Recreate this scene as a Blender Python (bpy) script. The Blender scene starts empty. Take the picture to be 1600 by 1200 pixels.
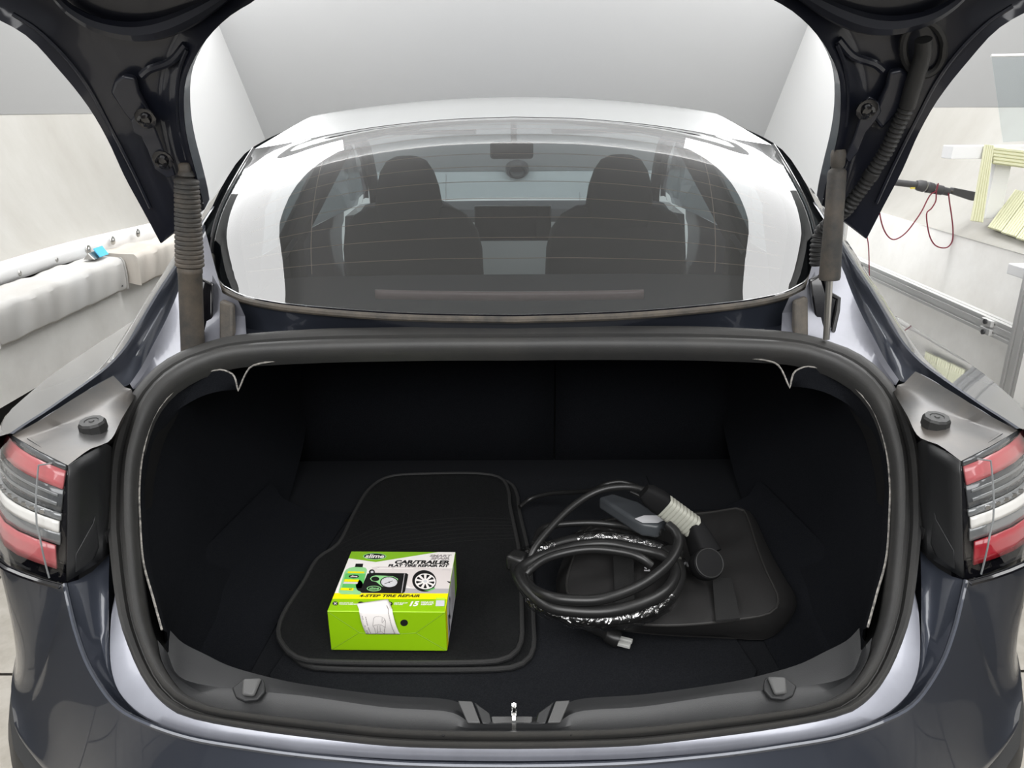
import bpy, bmesh, math, random
import numpy as np
from mathutils import Matrix, Vector, noise as mnoise

random.seed(7)
SC = bpy.context.scene
COL = SC.collection

# ---------------------------------------------------------------- camera
F = 1200.0
CAM = Vector((0.005, 0.0, 1.42))
PITCH, YAW, ROLL = math.radians(19.72), math.radians(0.345), math.radians(-0.42)
MW = (Matrix.Translation(CAM) @ Matrix.Rotation(YAW, 4, 'Z')
      @ Matrix.Rotation(math.pi / 2 - PITCH, 4, 'X') @ Matrix.Rotation(ROLL, 4, 'Z'))
cd = bpy.data.cameras.new('camera')
cd.sensor_width = 36.0
cd.lens = F / 1600 * 36
cd.clip_start = 0.02
cam = bpy.data.objects.new('camera', cd)
cam.matrix_world = MW
COL.objects.link(cam)
SC.camera = cam

# ---------------------------------------------------------------- light
SC.view_settings.view_transform = 'Standard'
SC.view_settings.look = 'None'
SC.view_settings.gamma = 1.0
SC.view_settings.use_curve_mapping = False
SC.view_settings.exposure = 0.0
W = bpy.data.worlds.new('world')
SC.world = W
W.use_nodes = True
W.node_tree.nodes['Background'].inputs[0].default_value = (0.95, 0.97, 1.0, 1)
W.node_tree.nodes['Background'].inputs[1].default_value = 0.14


def area(name, loc, rot, sx, sy, power, color=(1, 1, 1)):
    l = bpy.data.lights.new(name, 'AREA')
    l.shape = 'RECTANGLE'
    l.size, l.size_y, l.energy, l.color = sx, sy, power, color
    o = bpy.data.objects.new(name, l)
    o.location = loc
    o.rotation_euler = rot
    COL.objects.link(o)
    return o


# unseen soft boxes: long ones along both side walls, inferred from window reflections; an added one washing the
# front wall, one behind the photographer
for sx in (-1, 1):
    area('unseen_softbox', (sx * 1.705, 2.15, 2.57), (0, math.radians(30 * sx), math.radians(4.3 * sx)), 0.78, 3.9, 50)
    area('unseen_softbox', (sx * 1.72, 3.75, 2.38), (0, math.radians(90 * sx), 0), 0.7, 1.4, 11)  # added upright panels that whiten the reflection in the window corners
    area('unseen_softbox', (sx * 1.47, 4.45, 2.42), (math.radians(-45.6), 0, 0), 0.55, 1.0, 10)
area('unseen_softbox', (0.0, 3.3, 2.78), (math.radians(56), 0, 0), 3.0, 0.4, 52)  # added fill for the front wall, turned away from the rear window
area('unseen_softbox', (0.0, -0.8, 2.50), (math.radians(40), 0, 0), 3.2, 1.9, 124)


# ---------------------------------------------------------------- pixel of the photo -> point at a stated real depth
def ray(px, py):
    d = MW.to_3x3() @ Vector(((px - 800) / F, -(py - 600) / F, -1.0))
    return d


def Yd(px, py, y):
    d = ray(px, py)
    return CAM + d * ((y - CAM.y) / d.y)


def Zd(px, py, z):
    d = ray(px, py)
    return CAM + d * ((z - CAM.z) / d.z)


def Xd(px, py, x):
    d = ray(px, py)
    return CAM + d * ((x - CAM.x) / d.x)


def Pl(px, py, y0, z0, k, dz=0.0):
    """point on the tilted plane  z = z0 + k (y - y0) + dz"""
    d = ray(px, py)
    t = (z0 + dz + k * (CAM.y - y0) - CAM.z) / (d.z - k * d.y)
    return CAM + d * t


def PT(px, py, dz=0.0):        # plane of the boot opening
    return Pl(px, py, 0.70, 0.71, 0.567, dz)


def PLid(px, py, off=0.0):     # plane of the raised lid
    d = ray(px, py)            # Y = 1.35 - .49 (z - 1.21) - off
    t = (1.35 - off - 0.49 * (CAM.z - 1.21) - CAM.y) / (d.y + 0.49 * d.z)
    return CAM + d * t


# ---------------------------------------------------------------- mesh helpers
ORG = {}


def V(*a):
    return Vector(a)


def mir(pts):
    return [Vector((-p.x, p.y, p.z)) for p in pts]


def side(pts, s):
    """points given for the left half (x<0); s=-1 keeps them, s=1 mirrors them"""
    return list(pts) if s < 0 else mir(pts)


def spl(pts, n, closed=False):
    P = [Vector(p) for p in pts]
    m = len(P)
    segs = m if closed else m - 1
    fine = []
    sub = 12
    for i in range(segs):
        if closed:
            p0, p1, p2, p3 = P[(i - 1) % m], P[i], P[(i + 1) % m], P[(i + 2) % m]
        else:
            p1, p2 = P[i], P[i + 1]
            p0 = P[i - 1] if i > 0 else p1 * 2 - p2
            p3 = P[i + 2] if i + 2 < m else p2 * 2 - p1
        for j in range(sub):
            t = j / sub
            fine.append(0.5 * ((2 * p1) + (p2 - p0) * t + (2 * p0 - 5 * p1 + 4 * p2 - p3) * t * t
                               + (3 * p1 - p0 - 3 * p2 + p3) * t ** 3))
    fine.append(P[0] if closed else P[-1])
    L = [0.0]
    for a, b in zip(fine, fine[1:]):
        L.append(L[-1] + (b - a).length)
    out = []
    cnt = n if not closed else n + 1
    k = 0
    for i in range(cnt):
        s = L[-1] * i / (cnt - 1)
        while k < len(L) - 2 and L[k + 1] < s:
            k += 1
        d = L[k + 1] - L[k]
        out.append(fine[k].lerp(fine[k + 1], 0 if d == 0 else (s - L[k]) / d))
    return out[:-1] if closed else out


def obj(name, verts, faces, mat, parent=None, smooth=True, fm=None, mods=None):
    me = bpy.data.meshes.new(name)
    vs = [Vector(v) for v in verts]
    if parent is not None:
        off = ORG[parent]
    else:
        zs = min(v.z for v in vs)
        off = Vector((sum(v.x for v in vs) / len(vs), sum(v.y for v in vs) / len(vs), zs))
    me.from_pydata([tuple(v - off) for v in vs], [], [tuple(f) for f in faces])
    bm = bmesh.new()
    bm.from_mesh(me)
    bmesh.ops.remove_doubles(bm, verts=bm.verts, dist=1e-6)
    bmesh.ops.recalc_face_normals(bm, faces=bm.faces)
    bm.to_mesh(me)
    bm.free()
    mats = mat if isinstance(mat, (list, tuple)) else [mat]
    for m in mats:
        me.materials.append(m)
    if fm is not None and len(me.polygons) == len(fm):
        for p, i in zip(me.polygons, fm):
            p.material_index = i
    if smooth:
        me.shade_smooth()
        if hasattr(me, 'set_sharp_from_angle'):
            me.set_sharp_from_angle(angle=math.radians(42))
    o = bpy.data.objects.new(name, me)
    COL.objects.link(o)
    if parent is not None:
        o.parent = parent
        ORG[o] = off
    else:
        o.location = off
        ORG[o] = off
    for md in (mods or []):
        md(o)
    return o


def bevel(w, seg=2, ang=35):
    def f(o):
        b = o.modifiers.new('bevel', 'BEVEL')
        b.width, b.segments, b.limit_method, b.angle_limit = w, seg, 'ANGLE', math.radians(ang)
    return f


def solid(t, off=-1.0):
    def f(o):
        b = o.modifiers.new('solid', 'SOLIDIFY')
        b.thickness, b.offset = t, off
    return f


def subd(n=1):
    def f(o):
        b = o.modifiers.new('sub', 'SUBSURF')
        b.levels = b.render_levels = n
    return f


def tag(o, label, cat, group=None, kind=None):
    o['label'] = label
    o['category'] = cat
    if group:
        o['group'] = group
    if kind:
        o['kind'] = kind
    return o


def struct(o, label=None, cat=None):
    o['kind'] = 'structure'
    if label:
        o['label'] = label
    if cat:
        o['category'] = cat
    return o


def thing(name, loc, label, cat, group=None):
    o = bpy.data.objects.new(name, None)
    o.empty_display_size = 0.05
    o.location = loc
    COL.objects.link(o)
    ORG[o] = Vector(loc)
    return tag(o, label, cat, group)


def loft(rows, cu=False, cv=False):
    """rows: equal-length lists of points -> verts, faces"""
    n = len(rows[0])
    v = [p for r in rows for p in r]
    f = []
    R = len(rows)
    for i in range(R if cv else R - 1):
        for j in range(n if cu else n - 1):
            a, b = i * n + j, i * n + (j + 1) % n
            c, d = ((i + 1) % R) * n + (j + 1) % n, ((i + 1) % R) * n + j
            f.append((a, b, c, d))
    return v, f


def lofto(name, rows, mat, parent=None, cu=False, cv=False, **k):
    v, f = loft(rows, cu, cv)
    return obj(name, v, f, mat, parent, **k)


def frames(path, closed=False, up=None):
    n = len(path)
    T = []
    for i in range(n):
        a = path[(i - 1) % n] if closed or i > 0 else path[i]
        b = path[(i + 1) % n] if closed or i < n - 1 else path[i]
        t = (b - a)
        T.append(t.normalized() if t.length > 1e-9 else V(0, 0, 1))
    ref = Vector(up) if up is not None else (V(0, 0, 1) if abs(T[0].z) < 0.9 else V(1, 0, 0))
    N = []
    nn = (ref - T[0] * ref.dot(T[0])).normalized()
    for i in range(n):
        if up is not None:
            q = Vector(up)
            q = q - T[i] * q.dot(T[i])
            nn = q.normalized() if q.length > 1e-6 else nn
        else:
            nn = (nn - T[i] * nn.dot(T[i])).normalized()
        N.append(nn)
    return T, N


def tube_vf(path, r, seg=10, closed=False, prof=None, up=None, cap=True):
    path = [Vector(p) for p in path]
    T, N = frames(path, closed, up)
    rs = r if isinstance(r, (list, tuple)) else [r] * len(path)
    rows = []
    for p, t, n, rr in zip(path, T, N, rs):
        b = t.cross(n)
        if prof is None:
            rows.append([p + (n * math.cos(a) + b * math.sin(a)) * rr for a in
                         (2 * math.pi * k / seg for k in range(seg))])
        else:
            rows.append([p + b * x * rr + n * y * rr for x, y in prof])
    v, f = loft(rows, cu=True, cv=closed)
    if cap and not closed:
        m = len(rows[0])
        f.append(tuple(range(m)))
        f.append(tuple(range(len(v) - m, len(v))))
    return v, f


def tube(name, path, r, mat, parent=None, **k):
    kw = {q: k.pop(q) for q in ('seg', 'closed', 'prof', 'up', 'cap') if q in k}
    v, f = tube_vf(path, r, **kw)
    return obj(name, v, f, mat, parent, **k)


def merge(*vfs):
    V_, F_ = [], []
    for v, f in vfs:
        o = len(V_)
        V_ += list(v)
        F_ += [tuple(i + o for i in q) for q in f]
    return V_, F_


def prism_vf(pts, d):
    """polygon extruded along vector d"""
    n = len(pts)
    d = Vector(d)
    v = [Vector(p) for p in pts] + [Vector(p) + d for p in pts]
    f = [tuple(range(n)), tuple(range(2 * n - 1, n - 1, -1))]
    f += [(i, (i + 1) % n, n + (i + 1) % n, n + i) for i in range(n)]
    return v, f


def prism(name, pts, d, mat, parent=None, **k):
    v, f = prism_vf(pts, d)
    return obj(name, v, f, mat, parent, **k)


def box_vf(c, s, R=None):
    c = Vector(c)
    R = R or Matrix.Identity(3)
    v = [c + R @ Vector((x * s[0] / 2, y * s[1] / 2, z * s[2] / 2)) for x in (-1, 1) for y in (-1, 1) for z in (-1, 1)]
    f = [(0, 1, 3, 2), (4, 6, 7, 5), (0, 4, 5, 1), (2, 3, 7, 6), (0, 2, 6, 4), (1, 5, 7, 3)]
    return v, f


def box(name, c, s, mat, parent=None, R=None, **k):
    v, f = box_vf(c, s, R)
    return obj(name, v, f, mat, parent, **k)


def basis(z, x=None):
    z = Vector(z).normalized()
    x = Vector(x) if x is not None else (V(1, 0, 0) if abs(z.x) < 0.9 else V(0, 1, 0))
    y = z.cross(x).normalized()
    x = y.cross(z).normalized()
    return Matrix((x, y, z)).transposed()


def lathe_vf(c, axis, prof, seg=20):
    """prof: (radius, height along axis)"""
    R = basis(axis)
    c = Vector(c)
    rows = [[c + R @ Vector((r * math.cos(2 * math.pi * k / seg), r * math.sin(2 * math.pi * k / seg), h))
             for k in range(seg)] for r, h in prof]
    v, f = loft(rows, cu=True)
    f.append(tuple(range(seg)))
    f.append(tuple(range(len(v) - seg, len(v))))
    return v, f


def lathe(name, c, axis, prof, mat, parent=None, seg=20, **k):
    v, f = lathe_vf(c, axis, prof, seg)
    return obj(name, v, f, mat, parent, **k)


def coons(B, T, L, R):
    n, m = len(B), len(L)
    rows = []
    for j in range(m):
        v = j / (m - 1)
        row = []
        for i in range(n):
            u = i / (n - 1)
            p = (B[i] * (1 - v) + T[i] * v) + (L[j] * (1 - u) + R[j] * u) - (
                B[0] * (1 - u) * (1 - v) + B[-1] * u * (1 - v) + T[0] * (1 - u) * v + T[-1] * u * v)
            row.append(p)
        rows.append(row)
    return rows


# ---------------------------------------------------------------- materials
def mat(name, col, rough=0.5, metal=0.0, coat=0.0, coatr=0.03, spec=0.5, bump=0.0, bscale=200.0, var=0.0,
        vscale=8.0, sheen=0.0, emit=None, ior=None, trans=0.0, stretch=None, col2=None, tint=None, aniso=0.0):
    m = bpy.data.materials.new(name)
    m.use_nodes = True
    nt = m.node_tree
    b = nt.nodes['Principled BSDF']
    b.inputs['Base Color'].default_value = (*col, 1)
    b.inputs['Roughness'].default_value = rough
    b.inputs['Metallic'].default_value = metal
    b.inputs['Coat Weight'].default_value = coat
    b.inputs['Coat Roughness'].default_value = coatr
    b.inputs['Specular IOR Level'].default_value = spec
    b.inputs['Sheen Weight'].default_value = sheen
    b.inputs['Transmission Weight'].default_value = trans
    if ior:
        b.inputs['IOR'].default_value = ior
    if emit:
        b.inputs['Emission Color'].default_value = (*emit[:3], 1)
        b.inputs['Emission Strength'].default_value = emit[3]
    if bump or var:
        tc = nt.nodes.new('ShaderNodeTexCoord')
        mp = nt.nodes.new('ShaderNodeMapping')
        nt.links.new(tc.outputs['Object'], mp.inputs[0])
        if stretch:
            mp.inputs['Scale'].default_value = stretch
        if bump:
            n = nt.nodes.new('ShaderNodeTexNoise')
            n.inputs['Scale'].default_value = bscale
            n.inputs['Detail'].default_value = 3
            nt.links.new(mp.outputs[0], n.inputs['Vector'])
            bp = nt.nodes.new('ShaderNodeBump')
            bp.inputs['Strength'].default_value = bump
            bp.inputs['Distance'].default_value = 0.002
            nt.links.new(n.outputs[0], bp.inputs['Height'])
            nt.links.new(bp.outputs[0], b.inputs['Normal'])
        if var:
            n2 = nt.nodes.new('ShaderNodeTexNoise')
            n2.inputs['Scale'].default_value = vscale
            n2.inputs['Detail'].default_value = 6
            n2.inputs['Roughness'].default_value = 0.65
            nt.links.new(mp.outputs[0], n2.inputs['Vector'])
            rp = nt.nodes.new('ShaderNodeValToRGB')
            rp.color_ramp.elements[0].position = 0.38
            rp.color_ramp.elements[1].position = 0.68
            c2 = col2 or tuple(c * (1 - var) for c in col)
            rp.color_ramp.elements[0].color = (*col, 1)
            rp.color_ramp.elements[1].color = (*c2, 1)
            nt.links.new(n2.outputs[0], rp.inputs[0])
            nt.links.new(rp.outputs[0], b.inputs['Base Color'])
    return m


def glassmat(name, tint, ior=1.5, rough=0.0, bump=0.0, bscale=60, gloss=(1, 1, 1)):
    """thin pane: tinted see-through plus Fresnel reflection"""
    m = bpy.data.materials.new(name)
    m.use_nodes = True
    nt = m.node_tree
    nt.nodes.remove(nt.nodes['Principled BSDF'])
    out = nt.nodes['Material Output']
    tr = nt.nodes.new('ShaderNodeBsdfTransparent')
    tr.inputs[0].default_value = (*tint, 1)
    gl = nt.nodes.new('ShaderNodeBsdfGlossy')
    gl.inputs['Roughness'].default_value = rough
    gl.inputs[0].default_value = (*gloss, 1)
    lw = nt.nodes.new('ShaderNodeLayerWeight')      # Schlick: r0 + (1 - r0) * (1 - cos)^5
    pw = nt.nodes.new('ShaderNodeMath')
    pw.operation = 'POWER'
    pw.inputs[1].default_value = 5.0
    nt.links.new(lw.outputs['Facing'], pw.inputs[0])
    fr = nt.nodes.new('ShaderNodeMath')
    fr.operation = 'MULTIPLY_ADD'
    r0 = ((ior - 1) / (ior + 1)) ** 2
    fr.inputs[1].default_value = 1 - r0
    fr.inputs[2].default_value = r0
    nt.links.new(pw.outputs[0], fr.inputs[0])
    mx = nt.nodes.new('ShaderNodeMixShader')
    nt.links.new(fr.outputs[0], mx.inputs[0])
    nt.links.new(tr.outputs[0], mx.inputs[1])
    nt.links.new(gl.outputs[0], mx.inputs[2])
    nt.links.new(mx.outputs[0], out.inputs[0])
    if bump:
        tc = nt.nodes.new('ShaderNodeTexCoord')
        n = nt.nodes.new('ShaderNodeTexNoise')
        n.inputs['Scale'].default_value = bscale
        n.inputs['Detail'].default_value = 2
        n.inputs['Distortion'].default_value = 1.5
        nt.links.new(tc.outputs['Object'], n.inputs['Vector'])
        bp = nt.nodes.new('ShaderNodeBump')
        bp.inputs['Strength'].default_value = bump
        bp.inputs['Distance'].default_value = 0.01
        nt.links.new(n.outputs[0], bp.inputs['Height'])
        nt.links.new(bp.outputs[0], gl.inputs['Normal'])
        nt.links.new(bp.outputs[0], lw.inputs['Normal'])
    return m


M = {
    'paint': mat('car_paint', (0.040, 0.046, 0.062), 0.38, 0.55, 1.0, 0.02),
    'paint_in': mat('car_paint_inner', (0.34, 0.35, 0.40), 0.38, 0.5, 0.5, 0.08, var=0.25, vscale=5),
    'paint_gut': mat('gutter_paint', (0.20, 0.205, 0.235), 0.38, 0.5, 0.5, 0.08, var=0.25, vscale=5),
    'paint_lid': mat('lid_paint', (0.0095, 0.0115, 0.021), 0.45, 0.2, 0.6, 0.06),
    'seal': mat('rubber_seal', (0.030, 0.030, 0.030), 0.52, bump=0.12, bscale=400, var=0.3, vscale=9, col2=(0.040, 0.039, 0.037)),
    'rubber': mat('black_rubber', (0.018, 0.018, 0.018), 0.5, bump=0.1, bscale=300),
    'dusty': mat('dusty_rubber', (0.035, 0.034, 0.032), 0.62, bump=0.15, bscale=250, var=0.5, vscale=14, col2=(0.105, 0.085, 0.065)),
    'dustyb': mat('dusty_brown_rubber', (0.10, 0.085, 0.068), 0.65, bump=0.15, bscale=250, var=0.5, vscale=25, col2=(0.045, 0.042, 0.038)),
    'pad': mat('grey_pad', (0.075, 0.075, 0.075), 0.5, bump=0.1, bscale=600),
    'blade': mat('plug_blade', (0.70, 0.70, 0.67), 0.3, 0.3),
    'plastic': mat('black_plastic', (0.011, 0.0115, 0.0125), 0.45, bump=0.10, bscale=900),
    'shelf': mat('satin_plastic', (0.085, 0.084, 0.083), 0.36, 0.25, bump=0.05, bscale=60, var=0.3, vscale=7, col2=(0.13, 0.115, 0.10)),
    'dark': mat('dark_cavity_plastic', (0.010, 0.010, 0.011), 0.6),
    'gloss': mat('gloss_black', (0.006, 0.006, 0.008), 0.12, coat=0.6),
    'carpet': mat('black_carpet', (0.0085, 0.0095, 0.012), 1.0, spec=0.05, bump=0.6, bscale=900, sheen=0.0, var=0.4, vscale=500, col2=(0.016, 0.017, 0.020)),
    'carpet2': mat('floor_carpet', (0.011, 0.012, 0.014), 1.0, spec=0.05, bump=0.6, bscale=900, var=0.4, vscale=500, col2=(0.021, 0.022, 0.025)),
    'matcarpet': mat('mat_carpet', (0.010, 0.0105, 0.011), 1.0, spec=0.05, bump=0.6, bscale=800, var=0.4, vscale=400, col2=(0.018, 0.0185, 0.019)),
    'binding': mat('mat_binding', (0.022, 0.022, 0.022), 0.75, bump=0.5, bscale=500),
    'fray': mat('frayed_edge', (0.36, 0.34, 0.31), 0.9, bump=0.5, bscale=500, var=0.8, vscale=120, col2=(0.05, 0.05, 0.05)),
    'chrome': mat('chrome', (0.8, 0.8, 0.78), 0.12, 1.0),
    'steel': mat('steel', (0.45, 0.44, 0.42), 0.32, 1.0),
    'alu': mat('aluminium', (0.74, 0.74, 0.73), 0.5, 0.55, bump=0.05, bscale=80, stretch=(1, 0.05, 1)),
    'glass': glassmat('rear_glass', (0.46, 0.49, 0.50), 1.95),
    'roof_gleam': mat('roof_panel', (0.40, 0.41, 0.41), 0.30, 0.6, coat=0.6, coatr=0.03),  # silver base stands in for the bright reflection on a dark roof
    'winglass': glassmat('window_glass', (0.72, 0.78, 0.80), 1.45),
    'sideglass': glassmat('side_glass', (0.30, 0.34, 0.36), 1.45),
    'lens': glassmat('lamp_lens', (0.86, 0.86, 0.86), 1.5),
    'film': glassmat('wrap_film', (0.93, 0.93, 0.93), 2.2, 0.08, 0.8, 34),
    'acryl': glassmat('acrylic', (0.90, 0.93, 0.94), 1.35),
    'red': mat('lamp_red', (0.42, 0.020, 0.035), 0.22, coat=0.8),
    'redp': mat('lamp_red_pale', (0.55, 0.13, 0.14), 0.28, coat=0.8),
    'lampgrey': mat('lamp_grey', (0.22, 0.23, 0.235), 0.25, 0.3, coat=0.8),
    'lampmid': mat('lamp_dark_grey', (0.10, 0.105, 0.11), 0.25, 0.3, coat=0.8),
    'lampwhite': mat('lamp_white', (0.82, 0.81, 0.78), 0.25, coat=0.6),
    'lampchrome': mat('lamp_chrome', (0.75, 0.75, 0.75), 0.15, 1.0),
    'interior': mat('interior_trim', (0.014, 0.014, 0.015), 0.8),
    'seat': mat('seat_black', (0.012, 0.012, 0.013), 0.75),
    'dash': mat('dash_trim', (0.03, 0.032, 0.035), 0.6),
    'wood': mat('dash_pale', (0.42, 0.43, 0.42), 0.6),
    'heater': mat('heater_wire', (0.35, 0.24, 0.17), 0.5),
    'brakelens': mat('brake_lens', (0.30, 0.21, 0.20), 0.3),
    'wall': mat('booth_wall', (0.42, 0.41, 0.382), 0.75, var=0.08, vscale=3.0, stretch=(1, 1.6, .5), col2=(0.37, 0.356, 0.325)),
    'wallup': mat('booth_upper', (0.32, 0.32, 0.316), 0.75),
    'wallfront': mat('booth_front', (0.62, 0.625, 0.63), 0.75),
    'wallside': mat('booth_side', (0.70, 0.70, 0.695), 0.75),
    'wallblue': mat('booth_front_low', (0.74, 0.80, 0.80), 0.7),
    'walllow': mat('booth_low', (0.92, 0.91, 0.88), 0.6, var=0.08, vscale=3, col2=(0.80, 0.785, 0.75)),
    'ceil': mat('booth_ceiling', (0.92, 0.92, 0.92), 0.8),
    'black': mat('black_gap', (0.006, 0.006, 0.007), 0.8),
    'cloth': mat('white_cloth', (0.52, 0.517, 0.505), 0.85, bump=0.9, bscale=9, stretch=(1, 0.6, 0.12), var=0.14, vscale=5, col2=(0.48, 0.465, 0.44)),
    'cloth2': mat('beige_cloth', (0.56, 0.525, 0.475), 0.85, bump=0.9, bscale=9, stretch=(1, 0.6, 0.12), var=0.14, vscale=5, col2=(0.46, 0.42, 0.375)),
    'white': mat('white_paint', (0.82, 0.82, 0.82), 0.6),
    'rib': mat('ribbed_cream_rubber', (0.70, 0.70, 0.49), 0.6),
    'wirered': mat('red_wire', (0.22, 0.025, 0.045), 0.5),
    'blue': mat('blue_tag', (0.10, 0.50, 0.80), 0.6),
    'tool': mat('grey_tool', (0.06, 0.06, 0.063), 0.45),
    'yellow': mat('yellow_mark', (0.75, 0.62, 0.12), 0.5),
    'conc': mat('stamped_concrete', (0.50, 0.47, 0.42), 0.8, bump=1.0, bscale=18, var=0.3, vscale=9, col2=(0.38, 0.35, 0.30)),
    'joint': mat('concrete_joint', (0.13, 0.115, 0.10), 0.9, bump=0.3),
    'cable': mat('cable_black', (0.014, 0.014, 0.014), 0.35),
    'bag': mat('bag_fabric', (0.016, 0.0155, 0.0155), 0.62, bump=0.35, bscale=14, var=0.3, vscale=300, col2=(0.022, 0.021, 0.021)),
    'strap': mat('bag_strap', (0.010, 0.010, 0.010), 0.8, bump=0.3, bscale=600),
    'piping': mat('bag_piping', (0.026, 0.025, 0.024), 0.6),
    'matte': mat('matte_black', (0.008, 0.008, 0.0085), 0.7, spec=0.15),
    'emboss': mat('emboss_thread', (0.014, 0.014, 0.014), 0.8, spec=0.1),
    'grip': mat('grip_grey', (0.36, 0.36, 0.31), 0.55),
    'adapter': mat('adapter_grey', (0.055, 0.06, 0.066), 0.35),
    'paper': mat('paper_white', (0.80, 0.765, 0.74), 0.7),
    'ink': mat('ink_grey', (0.30, 0.27, 0.27), 0.8),
    'boxgreen': mat('box_green', (0.27, 0.52, 0.002), 0.45, coat=0.2),
    'boxgreen2': mat('box_green_deep', (0.22, 0.46, 0.02), 0.45, coat=0.2),
    'boxcrease': mat('box_crease', (0.16, 0.30, 0.005), 0.6),
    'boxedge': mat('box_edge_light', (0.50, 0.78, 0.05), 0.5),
    'boxwhite': mat('box_white', (0.84, 0.80, 0.77), 0.45, coat=0.2),
    'boxyellow': mat('box_yellow', (0.90, 0.80, 0.0), 0.45, coat=0.2),
    'boxblack': mat('box_black', (0.012, 0.012, 0.012), 0.4, coat=0.2),
    'boxgrey': mat('box_grey', (0.42, 0.40, 0.41), 0.45),
    'boxsilver': mat('box_silver', (0.62, 0.62, 0.64), 0.45),
    'boxcar': mat('box_car', (0.70, 0.64, 0.62), 0.45),
    'bottle': mat('bottle_green', (0.12, 0.50, 0.12), 0.45),
    'bottlelt': mat('bottle_green_light', (0.28, 0.62, 0.26), 0.45),
}

# ================================================================ THE BOOTH
XW = 1.75          # side walls of the booth


def quad(name, pts, m, parent=None, t=None, **k):
    v, f = [Vector(p) for p in pts], [tuple(range(len(pts)))]
    return obj(name, v, f, m, parent, smooth=False, mods=[solid(t, 0)] if t else None, **k)


# floor of stamped slabs
floor = struct(quad('floor', [(-4, -4, -0.02), (4, -4, -0.02), (4, 8, -0.02), (-4, 8, -0.02)], M['joint']),
               'stamped beige concrete floor under the car', 'floor')
rs = random.Random(3)
slab_mesh = {}
for i in range(-5, 6):
    for j in range(-2, 9):
        w, d = 0.47, 0.47
        cx = i * 0.48 + (0.24 if j % 2 else 0)
        cy = j * 0.48
        key = rs.randrange(4)
        if key not in slab_mesh:
            r2 = random.Random(key)
            n = 6
            top = [[Vector((-w / 2 + w * a / n, -d / 2 + d * b / n,
                            -0.006 if a in (0, n) or b in (0, n) else r2.uniform(-0.002, 0.003))) for a in range(n + 1)]
                   for b in range(n + 1)]
            v, f = loft(top)
            me = bpy.data.meshes.new('slab')
            me.from_pydata([tuple(p) for p in v], [], f)
            me.materials.append(M['conc'])
            me.shade_smooth()
            slab_mesh[key] = me
        o = bpy.data.objects.new('slab', slab_mesh[key])
        COL.objects.link(o)
        o.parent = floor
        o.location = Vector((cx, cy, 0)) - ORG[floor]
        o.rotation_euler = (0, 0, (i * 7 + j * 3) % 4 * math.pi / 2)

# ceiling
struct(box('ceiling', (0, 1.6, 2.86), (4.9, 6.4, 0.06), M['ceil'], smooth=False), 'pale ceiling of the photo booth', 'ceiling')
# front wall: upright lower part, overhanging upper part
struct(box('wall_front_lower', (0, 5.90, 0.51), (3.7, 0.06, 1.02), M['wallblue'], smooth=False),
       'pale lower front wall of the booth seen through the windscreen', 'wall')
fp = [(-XW, 5.87, 1.0), (XW, 5.87, 1.0), (XW, 4.07, 2.84), (-XW, 4.07, 2.84)]
struct(quad('wall_front', fp, M['wallfront'], t=0.03), 'grey overhanging upper front wall behind the roof', 'wall')
# round vent in the front wall, panel joints
vent = thing('wall_camera', Yd(808, 272, 5.83), 'small dark round camera port in the front wall', 'camera')
vc = Yd(808, 267, 5.80)
n_front = V(0, -0.69, -0.72)
lathe('housing', vc, n_front, [(0.085, -0.03), (0.085, 0.0), (0.075, 0.012), (0.062, 0.012), (0.058, 0.002)], M['tool'], vent, seg=28)
lathe('lens', vc + n_front * 0.004, n_front, [(0.056, 0), (0.045, 0.008), (0.01, 0.012)], M['gloss'], vent, seg=24)
for k, (a, b) in enumerate((((697, 272), (697, 320)), ((906, 300), (906, 322)))):
    p, q = Yd(*a, 5.865), Yd(*b, 5.865)
    o = tube('trim_%d' % (k + 1), [p, q], 0.004, M['wallfront'])
    struct(o, 'thin upright joint strip on the front wall, %s' % ('nearer the steering wheel' if k == 0 else 'beside the passenger headrest'), 'trim')

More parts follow.
